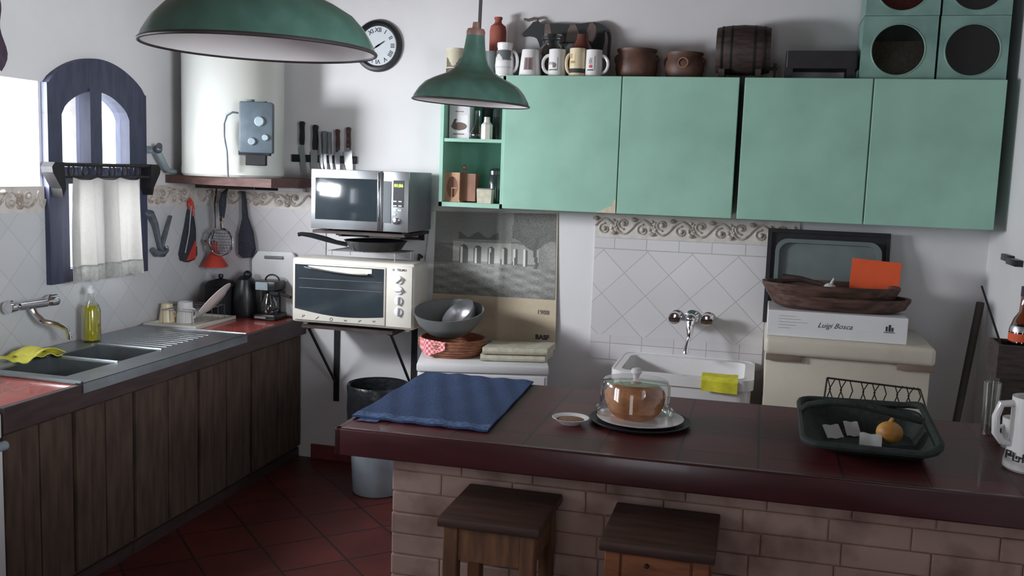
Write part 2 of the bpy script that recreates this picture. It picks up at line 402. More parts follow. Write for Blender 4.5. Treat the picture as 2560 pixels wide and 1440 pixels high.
# skirting and tile dados
struct('baseboard_back', MB().box(-2.53, 1.09, YB-.015, YB, 0, .085), m_skirt)
TX = .008
struct('trim_1', MB().box(-.865, .05, YB-TX, YB, .885, 1.352), m_tileB)
bd = MB(); bd.box(-.865, .05, YB-TX-.001, YB, 1.352, 1.414); bd.box(-.865, .05, YB-TX-.001, YB, .75, .885)
struct('trim_2', bd, m_tileBs)
lt = MB()
lt.box(XL, XL+TX, 2.3, YB-TX, .85, 1.15); lt.box(XL, XL+TX, 2.3, 3.80, 1.15, 1.49); lt.box(XL, XL+TX, 4.50, YB-TX, 1.15, 1.49)
struct('trim_3', lt, m_tileL)
struct('trim_4', MB().box(XL, -2.45, YB-TX, YB, .85, 1.485), m_tileBL)
def frieze(name, o, du, length, z0, h, nrm):
    """relief border: a plate with raised scrolls, leaves and rosettes, one tile after another"""
    o = Vector(o); du = Vector(du); nrm = Vector(nrm); U = Vector((0, 0, 1))
    P = lambda u, v, d=0: o+du*u+U*(v-o.z)+nrm*d
    fr = MB(); a = P(0, z0); b = P(length, z0+h, .010)
    fr.box(min(a.x, b.x), max(a.x, b.x), min(a.y, b.y), max(a.y, b.y), z0, z0+h)
    plate = struct(name, fr, m_frieze)
    r = MB(); u = .0; per = .205; zc = z0+h*.5
    while u < length-.03:
        k = min(1, (length-u)/per)
        pts = [P(u+per*t/16*k, zc+h*.30*math.sin(2*PI*t/16), .012) for t in range(17)]
        r.tube(pts, [.0065]*17, 6)
        if k == 1:
            for (cu, cv, sg) in ((.25, -.12, 1), (.75, .12, -1)):
                sp = []
                for t in range(15):
                    rad = .034*(1-t/18); an = sg*(t*.55)+PI/2*sg
                    sp.append(P(u+per*cu+rad*math.cos(an), zc+h*cv+rad*math.sin(an)*.9, .012))
                r.tube(sp, [.0062-.0002*t for t in range(15)], 6)
                c = P(u+per*cu, zc+h*cv, .011); r.sphere(c, .014, (1, 1, 1), 10, 6)
                for q in range(5):
                    an = q*2*PI/5+.4
                    c = P(u+per*cu+.05*sg+.016*math.cos(an), zc+h*(cv+.24*sg)+.016*math.sin(an), .010); r.sphere(c, .0095, (1, 1, 1), 8, 5)
            c = P(u+per*.5, zc-h*.28, .01); r.sphere(c, .015, (1.2, 1.2, .8), 10, 6)
            c = P(u+per*.02, zc+h*.3, .01); r.sphere(c, .016, (1.2, 1.2, .8), 10, 6)
        u += per
    obj('relief_scrolls', r, m_frieze_rel, plate)
frieze('trim_5', (-.865, YB, 1.415), (1, 0, 0), 1.06, 1.415, .128, (0, -1, 0))
frieze('trim_6', (XL, 2.3, 1.49), (0, 1, 0), 1.49, 1.49, .118, (1, 0, 0))
frieze('trim_7', (XL, 4.55, 1.49), (0, 1, 0), .59, 1.49, .118, (1, 0, 0))
frieze('trim_8', (XL+.03, YB, 1.485), (1, 0, 0), .75, 1.485, .105, (0, -1, 0))
# what is seen through the arched window: the pale wall and pink eave across the yard
ext = thing('neighbouring_house', 'pale house wall under a pink eave seen through the arched window', 'house', (-7.4, 8, 0))
obj('wall', MB().box(-7.8, -7.4, 3, 16, 0, 2.62), m_ext, ext); obj('eave', MB().box(-8, -6.9, 3, 16, 2.62, 3.3), m_eave, ext)

# ------------------------------------------------------------------ arched window with frame, mullion, panes
def arc_pts(y0, y1, zs, rise, n=16):
    return [(y0+(y1-y0)*i/n, zs+rise*math.sin(PI*i/n)**.8) for i in range(n+1)]
win = bpy.data.objects.new('window_1', None); COL.objects.link(win); win.location = (XL, 4.16, 1.15); win['kind'] = 'structure'
xf0, xf1 = XL-.05, XL+.035
fr = MB()
fr.box(xf0, xf1, 3.792, 3.885, 1.147, 1.945); fr.box(xf0, xf1, 4.385, 4.528, 1.147, 1.945)
fr.box(xf0+.002, xf1-.002, 3.880, 3.925, 1.149, 1.66); fr.box(xf0+.004, xf1-.004, 3.88, 4.39, 1.150, 1.21); fr.box(xf0+.006, xf1-.006, 3.88, 4.39, 1.62, 1.70)
n = 22
outer = [(3.798+.724*i/n, 2.080+.150*math.sin(PI*i/n)**.72) for i in range(n+1)]
inner = [(3.885+.50*i/n, 1.945+.125*math.sin(PI*i/n)**.62) for i in range(n+1)]
fr.prism([(3.792, 1.944), (3.792, 2.084)]+outer+[(4.528, 2.084), (4.528, 1.944)]+inner[::-1], 'yz', xf0, xf1)
obj('window_frame', fr, m_frame, win, smooth=False)
obj('mullion', MB().box(xf0+.01, xf1+.008, 4.075, 4.160, 1.21, 2.08), m_frame, win, smooth=False)
for a, b in ((3.885, 4.075), (4.16, 4.385)):
    obj('window_pane', MB().box(XL-.02, XL-.016, a, b, 1.21, 2.07), m_pane, win, smooth=False)
# the plain bright window beside it
w2 = bpy.data.objects.new('window_2', None); COL.objects.link(w2); w2.location = (XO, 3.05, 1.61); w2['kind'] = 'structure'
f2 = MB(); f2.strip([(2.30, 1.61), (3.775, 1.61), (3.775, 2.086), (2.30, 2.086)], [(2.33, 1.64), (3.745, 1.64), (3.745, 2.056), (2.33, 2.056)], 'yz', XO, XO+.04)
obj('window_frame', f2, m_white, w2, smooth=False); obj('window_pane', MB().box(XO+.015, XO+.019, 2.33, 3.745, 1.64, 2.056), m_pane, w2, smooth=False)
w3 = bpy.data.objects.new('window_3', None); COL.objects.link(w3); w3.location = (XO, 1.2, 1.12); w3['kind'] = 'structure'
f3 = MB(); f3.strip([(.5, 1.12), (1.9, 1.12), (1.9, 2.3), (.5, 2.3)], [(.55, 1.17), (1.85, 1.17), (1.85, 2.25), (.55, 2.25)], 'yz', XO, XO+.05)
f3.box(XO, XO+.05, 1.17, 1.23, 1.17, 2.25)
obj('window_frame', f3, m_frame, w3, smooth=False)
# curtain on a little gallery rail in front of the arched window
rail = thing('curtain_rail', 'dark metal gallery curtain rail with rings across the arched window', 'curtain rail', (XL+.09, 4.16, 1.66))
XRr = XL+.085
g = MB(); g.tube([(XRr, 3.80, 1.712), (XRr, 4.48, 1.712)], .009, 8); g.tube([(XRr, 3.80, 1.655), (XRr, 4.48, 1.655)], .009, 8)
obj('rails', g, m_iron, rail)
for k in range(6):
    y = 3.88+k*.098
    obj('ring', MB().tube([(XRr, y+.021*math.cos(a*PI/7), 1.684+.028*math.sin(a*PI/7)) for a in range(14)], .0045, 6, True), m_iron, rail)
for y, sg in ((3.80, -1), (4.50, 1)):
    b = MB(); b.prism([(y, 1.60), (y+.055*sg, 1.675), (y+.06*sg, 1.70), (y+.04*sg, 1.722), (y-.02*sg, 1.722), (y-.03*sg, 1.60), (y-.01*sg, 1.56)], 'yz', XL+.036, XRr+.012)
    obj('bracket', b, m_iron, rail, smooth=False)
cur = thing('lace_curtain', 'white cotton half curtain with lace hem hanging at the arched window', 'curtain', (XRr, 4.11, 1.15))
def cw(y): return .012*math.sin((y-3.8)*38)+.009*math.sin((y-3.8)*71+1)
def cfun(z0, z1):
    def f(u, v):
        z = z0+(z1-z0)*v; fl = (1.655-z)/.5
        y = 3.872-.05*fl+(.505+.035*fl)*u
        zz = z-(.012*abs(math.sin(u*9)) if v > .97 and z > 1.6 else 0)
        return (XRr+.016+cw(y)*(.5+.8*fl)+.012*fl, y, zz)
    return f
obj('curtain_panel', MB().grid(cfun(1.225, 1.652), 60, 16, .0015), m_curtain, cur)
hem = MB()
def hemf(u, v):
    p = list(cfun(1.15, 1.232)(u, v)); p[0] += .002
    if v < .08: p[2] += .010*abs(math.sin(u*42))
    return p
hem.grid(hemf, 84, 8, .0012); obj('lace_hem', hem, m_lace, cur)
tag(obj('hanging_cloth', MB().grid(lambda u, v: (XL+.06+.02*math.sin(v*9), 3.36+.135*u+.018*math.sin(v*17)*u+.02*v*u, 2.10+.06*(1-u)+(.62-.06*(1-u))*v), 10, 24, .02), m_dkcloth, loc=(XL+.06, 3.4, 2.1)),
    'plum coloured wavy cloth hanging high beside the bright window', 'cloth')

# ------------------------------------------------------------------ left counter: units, worktop, sink
XC = -2.5704
units = [(2.80, 3.56, 'weathered plank base cabinet nearest the white stove'), (3.56, 4.56, 'weathered plank base cabinet under the drainboard, middle of the run'), (4.56, 5.14, 'weathered plank base cabinet at the corner under the toaster oven')]
for (a, b, lab) in units:
    t = thing('base_cabinet', lab, 'cabinet', (-2.9, (a+b)/2, 0), group='plank base cabinets under the worktop')
    obj('carcass', MB().box(XL+.004, XC-.05, a+.002, b-.002, .055, .742), m_wood_cab, t, smooth=False)
    obj('plinth', MB().box(XL+.004, XC-.04, a+.002, b-.002, 0, .055), m_wood_post, t, smooth=False)
    n = max(1, round((b-a)/.5)); w = (b-a)/n
    for k in range(n):
        d = MB(); y = a+k*w+.008; e = a+(k+1)*w-.008; m_ = 4; pw = (e-y)/m_
        for q in range(m_): d.box(XC-.05, XC-.022-.004*(q % 2), y+q*pw+.0025, y+(q+1)*pw-.0025, .075, .742, .003, 1)
        dr = obj('door', d, m_wood_cab, t, smooth=False)
# worktop around the sink cut-out
SX0, SX1, SY0, SY1 = -3.20, -2.600, 3.20, 4.46
wt = MB()
wt.box(XL+TX, XC-.03, 2.79, SY0+.02, .75, .85); wt.box(XL+TX, XC-.03, SY1-.02, YB-TX, .75, .85)
wt.box(XL+TX, SX0+.02, SY0, SY1, .79, .85); wt.box(SX1-.02, XC-.03, SY0, SY1, .79, .85)
top = thing('worktop', 'red tiled worktop with dark wood edge running along the left wall', 'worktop', (-2.9, 3.9, .79))
obj('tiled_top', wt, m_worktop, top, smooth=False)
obj('wood_edge', MB().box(XC-.03, XC, 2.79, YB-.004, .752, .851, .004, 2), m_wood_post, top, smooth=False)
sk = thing('double_sink', 'stainless steel double sink with drainboard set into the red worktop', 'sink', (-2.9, 3.8, .85))
def bowl(y0, y1, x0, x1, dep):
    b = MB(); zt = .857; r = .02
    b.strip([(x0, y0), (x1, y0), (x1, y1), (x0, y1)], [(x0+r, y0+r), (x1-r, y0+r), (x1-r, y1-r), (x0+r, y1-r)], 'xy', zt-dep-.002, zt-.001)
    b.box(x0, x1, y0, y1, zt-dep-.004, zt-dep)
    return b
plate = MB()
BX0, BX1 = -3.05, -2.70
plate.box(SX0, BX0, SY0, SY1, .850, .858); plate.box(BX1, SX1, SY0, SY1, .850, .858)
plate.box(BX0, BX1, SY0, 3.27, .850, .858); plate.box(BX0, BX1, 3.575, 3.615, .850, .858); plate.box(BX0, BX1, 3.91, SY1, .850, .858)
rim = plate; rim.box(SX1-.004, XC+.006, SY0, SY1, .856, .8595); rim.box(XC+.0015, XC+.006, SY0, SY1, .815, .858)
for k in range(9): rim.tube([(BX0+.02, 3.98+k*.045, .8575), (BX1-.02, 3.98+k*.045, .8575)], .0022, 6)
rim.tube([(SX0, SY1, .858), (XC, SY1, .858)], .006, 6); rim.tube([(SX0+.12, SY0, .858), (XC, SY0, .858)], .010, 6)
rim.tube([(BX0, 3.595, .859), (BX1, 3.595, .859)], .006, 6); rim.tube([(BX0, 3.915, .859), (BX1, 3.915, .859)], .006, 6)
obj('sink_deck', rim, m_sink, sk, smooth=False)
for a, b in ((3.262, 3.585), (3.607, 3.918)):
    bo = obj('sink_bowl', bowl(a, b, BX0-.008, BX1+.008, .17), m_sink, sk, smooth=False)
    obj('drain', MB().lathe([(.04, .002), (.036, .005), (.012, .001), (0, .001)], (-2.87, (a+b)/2, .687), 20), m_chrome, bo)
# chrome wall tap over the sink
tp = thing('wall_tap', 'chrome two handle mixer tap on the left tiled wall above the sink', 'tap', (XL+.008, 3.635, 1.08))
b = MB(); b.tube([(XL+.06, 3.55, 1.078), (XL+.06, 3.72, 1.074)], .021, 12); b.tube([(XL+.008, 3.585, 1.077), (XL+.06, 3.585, 1.077)], .018, 12); b.tube([(XL+.008, 3.685, 1.075), (XL+.06, 3.685, 1.075)], .018, 12)
obj('mixer_body', b, m_chrome, tp)
for y, sg in ((3.545, -1), (3.725, 1)):
    k = MB().tube([(XL+.06, y, 1.076), (XL+.062, y+sg*.02, 1.080), (XL+.062, y+sg*.06, 1.080)], [.018, .026, .028], 12); k.tube([(XL+.055, y+sg*.03, 1.105), (XL+.07, y+sg*.03, 1.085)], .01, 8)
    obj('handle', k, m_chrome, tp)
obj('spout', MB().tube([(XL+.06, 3.635, 1.06), (XL+.075, 3.64, 1.03), (XL+.11, 3.65, 1.0), (XL+.16, 3.68, .985), (XL+.19, 3.70, .965), (XL+.197, 3.705, .935), (XL+.198, 3.706, .915)], [.014, .014, .013, .012, .012, .011, .011], 10), m_chrome, tp)

# ------------------------------------------------------------------ on the left worktop
bt = thing('oil_bottle', 'clear bottle of yellow green oil with white cap behind the sink', 'bottle', (-3.13, 3.97, .858))
def oilp(s): return [(0, 0), (.038*s, 0), (.045*s, .006), (.045*s, .150), (.036*s, .178), (.017*s, .200), (.0135*s, .235)]
obj('glass', MB().lathe(oilp(1), (-3.13, 3.97, .8585), 24), m_clear, bt)
obj('oil', MB().lathe([(0, .004), (.037, .004), (.0435, .010), (.0435, .150), (.034, .178), (.0, .178)], (-3.13, 3.97, .8585), 24), m_oil, bt)
obj('cap', MB().lathe([(.0145, 0), (.0175, .004), (.0165, .02), (.011, .026), (.008, .036), (0, .037)], (-3.13, 3.97, 1.092), 16), m_bottle, bt)
yc = MB()
yc.grid(lambda u, v: (-3.17+.16*v+.02*u, 3.40+.22*u+.02*math.sin(v*5), .862+.028*math.sin(u*PI)*(.6+.4*math.sin(v*3))+.006*math.sin(u*17+v*9)), 18, 12, .004)
yc.grid(lambda u, v: (-3.13+.13*v, 3.44+.19*u, .868+.03*math.sin(u*PI+.2)+.008*math.sin(v*8)), 14, 10, .004)
tag(obj('cleaning_cloth', yc, m_yellow, loc=(-3.1, 3.5, .858)), 'crumpled yellow cleaning cloth on the sink edge below the wall tap', 'cloth')
tag(obj('kitchen_sponge', MB().sphere((-2.905, 3.10, .872), .024, (1.1, 1.2, .9)).sphere((-2.90, 3.075, .868), .02, (1, 1, .9)), m_yellow, loc=(-2.9, 3.09, .85)), 'small yellow sponge at the left frame edge by the sink', 'sponge')
# drying tray with a plate, a cup and a mug
tr = thing('drying_tray', 'shallow cream tray holding washed crockery in the counter corner', 'tray', (-3.05, 4.75, .85))
pts_o = [(-3.20, 4.475), (-2.885, 4.485), (-2.905, 4.925), (-3.20, 4.925)]; pts_i = [(-3.18, 4.495), (-2.905, 4.505), (-2.925, 4.905), (-3.18, 4.905)]
b = MB(); b.strip(pts_o, pts_i, 'xy', .851, .868); b.prism(pts_i, 'xy', .851, .856)
obj('tray_base', b, m_ovenw, tr, smooth=False)
wr = MB()
for k in range(6): wr.tube([(-3.13+.0*k, 4.55+k*.065, .858), (-3.13, 4.55+k*.065, .935), (-2.95, 4.55+k*.065, .935), (-2.95, 4.55+k*.065, .858)], .0022, 5)
wr.tube([(-3.13, 4.54, .935), (-3.13, 4.88, .935)], .003, 6); wr.tube([(-2.95, 4.54, .935), (-2.95, 4.88, .935)], .003, 6)
obj('wire_rack', wr, m_steel, tr)
def cup_prof(r0, r1, h, t=.004): return [(0, 0), (r0, 0), (r1, h), (r1-t, h), (r0-t, t), (0, t)]
def handle_pts(c, r, z0, z1, ang, out):
    d = Vector((math.cos(ang), math.sin(ang), 0)); c = Vector(c); P = []
    for i in range(9):
        t = -PI/2+PI*i/8
        P.append(c+d*(r-.004+out*math.cos(t))+Vector((0, 0, (z0+z1)/2+(z1-z0)/2*math.sin(t))))
    return P
cu = thing('tea_cup', 'cream cup turned upside down on the drying tray, furthest left', 'cup', (-3.165, 4.64, .856))
obj('cup_body', MB().lathe(cup_prof(.046, .030, .100), (-3.165, 4.64, .8565), 24), m_cream, cu)
obj('handle', MB().tube(handle_pts((-3.165, 4.64, .8565), .031, .02, .06, .3, .022), .0045, 8), m_cream, cu)
cu = thing('coffee_mug', 'white mug turned upside down on the drying tray beside the tilted plate', 'mug', (-3.06, 4.655, .856))
obj('mug_body', MB().lathe(cup_prof(.048, .040, .115), (-3.06, 4.655, .8565), 24), m_porc, cu)
obj('handle', MB().tube(handle_pts((-3.06, 4.655, .8565), .039, .025, .08, .2, .028), .006, 8), m_porc, cu)
pm = Vector((-.725, -.15, .65)).to_track_quat('Z', 'Y').to_matrix()
tag(obj('dinner_plate', MB().lathe([(0, 0), (.07, 0), (.09, .008), (.128, .016), (.13, .020), (.09, .013), (.07, .005), (0, .005)], (-2.915, 4.735, .968), 40, mtx=pm), m_porc, loc=(-2.95, 4.73, .858)), 'white dinner plate standing tilted in the drying rack', 'plate')
# dark cooking gear in the corner
pot = thing('stock_pot', 'black lidded pot in the counter corner behind the tilted plate', 'pot', (-3.07, 5.02, .85))
obj('pot_body', MB().lathe([(0, 0), (.085, 0), (.09, .01), (.09, .16), (.094, .165)], (-3.07, 5.035, .857), 28), m_blackm, pot)
obj('lid', MB().lathe([(.094, .165), (.07, .19), (.02, .205), (0, .207)], (-3.07, 5.035, .857), 28), m_blackm, pot)
obj('lid_knob', MB().lathe([(.006, 0), (.016, .014), (.014, .028), (0, .032)], (-3.07, 5.035, 1.06), 14), m_black, pot)
pt2 = thing('kettle', 'black kettle with round knob between the pot and the coffee maker', 'kettle', (-2.89, 4.965, .85))
obj('kettle_body', MB().lathe([(0, 0), (.066, 0), (.072, .02), (.068, .15), (.055, .20), (.05, .22)], (-2.90, 5.022, .851), 24), m_black, pt2)
obj('lid_knob', MB().sphere((-2.885, 5.022, 1.10), .026, (1, 1, .9)).lathe([(.05, 0), (.03, .02), (0, .028)], (-2.90, 5.022, 1.07), 20), m_black, pt2)
cf = thing('coffee_maker', 'black drip coffee maker with grey panel and glass jug under the cutting board', 'coffee maker', (-2.72, 4.98, .85))
b = MB(); b.box(-2.80, -2.66, 4.93, 5.08, .851, .885, .008); b.box(-2.80, -2.70, 5.03, 5.08, .88, 1.05, .006); b.box(-2.80, -2.67, 4.95, 5.08, 1.02, 1.075, .008)
obj('body', b, m_black, cf)
obj('front_panel', MB().box(-2.79, -2.715, 4.942, 4.951, 1.025, 1.07), m_dial, cf, smooth=False)
obj('base_badge', MB().box(-2.785, -2.715, 4.923, 4.931, .862, .874), m_alu, cf, smooth=False)
jg = obj('jug', MB().lathe([(0, 0), (.045, 0), (.052, .02), (.05, .06), (.03, .10), (.026, .115)], (-2.725, 4.985, .8865), 24), m_jar, cf)
obj('jug_handle', MB().tube([(-2.69, 4.965, .99), (-2.645, 4.94, .985), (-2.64, 4.935, .93), (-2.68, 4.955, .91)], .007, 8), m_black, jg)
obj('carry_handle', MB().tube([(-2.73+.045*math.cos(a*PI/8), 5.03, 1.072+.035*math.sin(a*PI/8)) for a in range(9)], .005, 8), m_black, cf)
obj('filter_holder', MB().box(-2.715, -2.655, 4.96, 5.05, .995, 1.018, .004).tube([(-2.66, 4.98, 1.006), (-2.575, 4.96, .992)], .009, 8), m_blackm, cf)
# white cutting board leaning behind
cbm = MB(); a = [(-2.905, .858), (-2.615, .858), (-2.615, 1.19), (-2.645, 1.235), (-2.865, 1.232), (-2.905, 1.18)]
cbm.prism([(x, z) for x, z in a], 'xz', 5.105, 5.125)
cbt = thing('cutting_board', 'white plastic cutting board with handle slot leaning in the corner by the oven', 'cutting board', (-2.76, 5.115, .85))
obj('board', cbm, m_white, cbt, smooth=False)
obj('handle_slot', MB().tube([(-2.82, 5.104, 1.198), (-2.70, 5.104, 1.20)], .010, 8), m_steel_dark, cbt)

# ------------------------------------------------------------------ heater, its shelf and the gadgets hung below
hs = thing('corner_shelf', 'thick reddish wooden corner shelf carrying the water heater', 'shelf', (-2.85, 4.9, 1.61))
obj('board', MB().prism([(XL+.004, 4.74), (-2.90, 4.64), (-2.49, 4.57), (-2.46, YB-.004), (XL+.004, YB-.004)], 'xy', 1.622, 1.668), m_wood_rust, hs, smooth=False)
obj('support', MB().box(XL+.012, -2.92, 5.02, YB-.006, 1.592, 1.622), m_wood_post, hs, smooth=False)
ht = thing('water_heater', 'tall cream cylindrical water heater on the corner shelf', 'water heater', (-2.885, 4.862, 1.668))
HC = (-2.885, 4.866, 1.669); HR = .278
obj('tank', MB().lathe([(0, 0), (HR-.012, 0), (HR, .012), (HR, .05), (HR-.002, .053), (HR-.002, .92), (HR-.03, .965), (.12, 1.0), (0, 1.005)], HC, 56), m_heater, ht)
vm = Matrix.Translation((-2.60, 4.615, 0)) @ Matrix.Rotation(.42, 4, 'Z')
v = MB(); v.box(-.085, .085, -.045, .075, 1.80, 2.065, .008, 2, vm);
v.tube([vm @ Vector((-.03, 0, 2.06)), vm @ Vector((-.03, 0, 2.078))], .02, 10); v.tube([vm @ Vector((.04, 0, 2.06)), vm @ Vector((.04, 0, 2.072))], .014, 10)
va = obj('gas_valve', v, m_valve, ht)
obj('burner_housing', MB().box(-.09, .07, -.03, .07, 1.788, 1.812, .002, 1, vm).box(-.055, .05, -.03, .06, 1.735, 1.80, .004, 1, vm), m_blackm, va)
def disc(c, r, d, nrm_m): return MB().lathe([(0, d), (r*.8, d), (r, d*.6), (r, 0)], (0, 0, 0), 20, axis='y', mtx=nrm_m.to_3x3()).bm
for (ox, z, r) in ((.018, 1.965, .026), (.048, 1.882, .017), (-.02, 1.86, .02)):
    p = vm @ Vector((ox, -.045, z)); k = MB().lathe([(r, 0), (r, .008), (r*.8, .014), (0, .014)], p, 20, axis='y', mtx=Matrix.Rotation(.42, 3, 'Z'))
    obj('dial', k, m_dial, va)
obj('gas_pipe', MB().tube([(-2.68, 4.57, 2.005), (-2.705, 4.555, 2.008), (-2.735, 4.55, 1.99), (-2.755, 4.555, 1.95), (-2.758, 4.56, 1.88), (-2.745, 4.565, 1.80), (-2.742, 4.57, 1.669)], .0052, 8), m_greytool, ht)
pv = thing('water_valve', 'grey pipe elbow with tap on the wall left of the water heater', 'valve', (XL, 4.62, 1.72))
b = MB(); b.tube([(XL, 4.585, 1.80), (XL+.05, 4.585, 1.80), (XL+.055, 4.60, 1.78), (XL+.055, 4.66, 1.71), (XL+.055, 4.69, 1.69), (XL+.06, 4.75, 1.683)], [.022, .02, .02, .018, .013, .012], 10)
obj('pipe', b, m_dial, pv); obj('tap_handle', MB().tube([(XL+.06, 4.60, 1.80), (XL+.09, 4.56, 1.825)], .016, 8).sphere((XL+.07, 4.575, 1.805), .024), m_greytool, pv)
hk = thing('meat_tenderiser', 'grey V shaped metal kitchen tool hung on the tiles right of the arched window', 'kitchen tool', (XL+.02, 4.63, 1.24))
b = MB(); b.tube([(XL+.015, 4.515, 1.462), (XL+.03, 4.56, 1.455), (XL+.03, 4.60, 1.40), (XL+.03, 4.635, 1.30), (XL+.03, 4.655, 1.25)], [.022, .024, .018, .014, .016], 8)
b.tube([(XL+.03, 4.745, 1.437), (XL+.03, 4.70, 1.35), (XL+.03, 4.655, 1.262)], [.010, .013, .014], 8)
obj('arms', b, m_greytool, hk); obj('hooked_base', MB().tube([(XL+.03, 4.575, 1.262), (XL+.035, 4.60, 1.238), (XL+.035, 4.66, 1.232), (XL+.03, 4.70, 1.25), (XL+.03, 4.70, 1.27)], [.014, .02, .022, .018, .012], 8), m_greytool, hk)
mt = thing('oven_mitt', 'dark quilted oven mitt with red loop and red corner hung below the heater shelf', 'oven mitt', (-3.2, 4.93, 1.17))
obj('mitt_body', MB().prism([(4.845, 1.215), (4.86, 1.175), (4.91, 1.162), (4.97, 1.172), (5.0, 1.20), (4.995, 1.30), (4.97, 1.42), (4.955, 1.47), (4.935, 1.47), (4.90, 1.36)], 'yz', XL+.010, XL+.036), m_mitt, mt, smooth=False)
obj('red_corner', MB().prism([(4.885, 1.172), (4.98, 1.18), (4.985, 1.275), (4.975, 1.285)], 'yz', XL+.0362, XL+.039), m_red, mt, smooth=False)
obj('loop', MB().tube([(XL+.03, 4.945, 1.46), (XL+.03, 4.925, 1.505), (XL+.025, 4.94, 1.53), (XL+.03, 4.955, 1.505), (XL+.034, 4.962, 1.43)], [.012, .010, .008, .010, .012], 6), m_red, mt)
obj('ribbon', MB().tube([(XL+.04, 4.935, 1.49), (XL+.045, 4.90, 1.33), (XL+.04, 4.87, 1.22)], .004, 6).tube([(XL+.04, 4.955, 1.47), (XL+.045, 4.975, 1.36), (XL+.04, 4.985, 1.25)], .004, 6), m_alu, mt)
sv = thing('wire_strainer', 'round wire strainer with dark grip hung in front of other tools in the corner', 'strainer', (-3.05, 5.05, 1.21))
obj('hoop', MB().tube([(-3.045+.078*math.cos(a*PI/12), 4.992, 1.285+.078*math.sin(a*PI/12)) for a in range(24)], .006, 8, True), m_chrome, sv)
ms = MB()
for k in range(-4, 5):
    h = math.sqrt(max(.0, .076**2-(k*.017)**2)); ms.tube([(-3.045+k*.017, 4.995-.03*(1-(2*t/8-1)**2), 1.285-h+2*h*t/8) for t in range(9)], .0014, 4); ms.tube([(-3.045-h+2*h*t/8, 4.995-.03*(1-(2*t/8-1)**2), 1.285+k*.017) for t in range(9)], .0014, 4)
obj('mesh_bowl', ms, m_greytool, sv)
obj('handle', MB().tube([(-3.035, 4.992, 1.355), (-3.045, 5.0, 1.42), (-3.048, 5.015, 1.44)], [.008, .010, .010], 8), m_chrome, sv)
obj('grip', MB().tube([(-3.047, 5.012, 1.425), (-3.055, 5.03, 1.50), (-3.06, 5.05, 1.555), (-3.065, 5.10, 1.59)], [.014, .022, .018, .006], 10), m_mitt, sv)
ld = thing('serving_ladle', 'steel ladle hung beside the round wire strainer in the corner', 'ladle', (-3.135, 5.06, 1.26))
obj('shaft', MB().tube([(-3.13, 5.09, 1.59), (-3.128, 5.06, 1.50), (-3.122, 5.06, 1.36), (-3.15, 5.06, 1.28)], [.005, .008, .006, .006], 8), m_chrome, ld)
obj('scoop', MB().lathe([(0, -.03), (.02, -.026), (.033, -.01), (.036, 0), (.033, 0), (.018, -.022), (0, -.026)], (-3.16, 5.055, 1.285), 20), m_steel, ld)
fn = thing('red_funnel', 'red plastic funnel hung mouth down under the wire strainer', 'funnel', (-3.12, 5.06, 1.12))
obj('cone', MB().lathe([(.075, 0), (.076, .008), (.05, .045), (.03, .08), (.016, .10), (.014, .15)], (-3.125, 5.062, 1.128), 28), m_red, fn)
tag(obj('pot_holder', MB().prism([(-2.99, 1.21), (-2.96, 1.185), (-2.915, 1.19), (-2.89, 1.24), (-2.905, 1.34), (-2.94, 1.43), (-2.96, 1.58), (-2.97, 1.58), (-2.965, 1.42), (-2.99, 1.32)], 'xz', 5.095, 5.125), m_mitt, loc=(-2.94, 5.11, 1.2), smooth=False), 'dark fabric pot holder hanging right of the wire strainer in the corner', 'pot holder')
ss = thing('sharpening_steel', 'white handled rod lying along the top of the tile dado below the knives', 'sharpening steel', (-2.73, 5.10, 1.59))
obj('rod', MB().tube([(-2.89, 5.115, 1.5985), (-2.725, 5.115, 1.5985)], .007, 8), m_iron, ss); obj('handle', MB().box(-2.735, -2.575, 5.095, 5.139, 1.591, 1.614, .006), m_knifew, ss)

# ------------------------------------------------------------------ clock and knives on the back wall
ck = thing('wall_clock', 'round black rimmed wall clock with Roman numerals on the white wall', 'clock', (-2.142, YB, 2.425))
CK = Vector((-2.142, YB, 2.425))
obj('rim', MB().lathe([(.110, .0), (.142, 0), (.145, .012), (.136, .028), (.122, .032), (.112, .022), (.108, .010)], CK, 56, axis='y'), m_black, ck)
fc = obj('face', MB().lathe([(0, .012), (.110, .012), (.110, .004), (0, .004)], CK, 48, axis='y'), m_clockface, ck)
for i, nm in enumerate(['XII', 'I', 'II', 'III', 'IIII', 'V', 'VI', 'VII', 'VIII', 'IX', 'X', 'XI']):
    a = i*PI/6
    mx = Matrix.Translation((CK.x+.086*math.sin(a), YB-.0125, CK.z+.086*math.cos(a))) @ Matrix.Rotation(a, 4, 'Y') @ Matrix.Rotation(PI/2, 4, 'X')
    obj('numeral', MB().text(nm, .034, mx, .0004, bold=.0006), m_ink, fc, smooth=False)
def hand(ang, ln, w):
    R = Matrix.Rotation(ang, 4, 'Y'); q = [(-w, -.015), (w, -.015), (w*.6, ln*.75), (0, ln), (-w*.6, ln*.75)]
    b = MB(); b.prism(q, 'xz', -.0018, 0)
    bmesh.ops.transform(b.bm, matrix=Matrix.Translation((CK.x, YB-.014, CK.z)) @ R, verts=b.bm.verts); return b
obj('hour_hand', hand(math.radians(58), .052, .005), m_black, ck, smooth=False); obj('minute_hand', hand(math.radians(237), .080, .0035), m_black, ck, smooth=False)
kb = tag(obj('knife_rack', MB().box(-2.667, -2.262, YB-.018, YB, 1.763, 1.806, .003), m_black, loc=(-2.46, YB, 1.785)), 'black magnetic knife bar on the back wall above the microwave', 'knife rack')
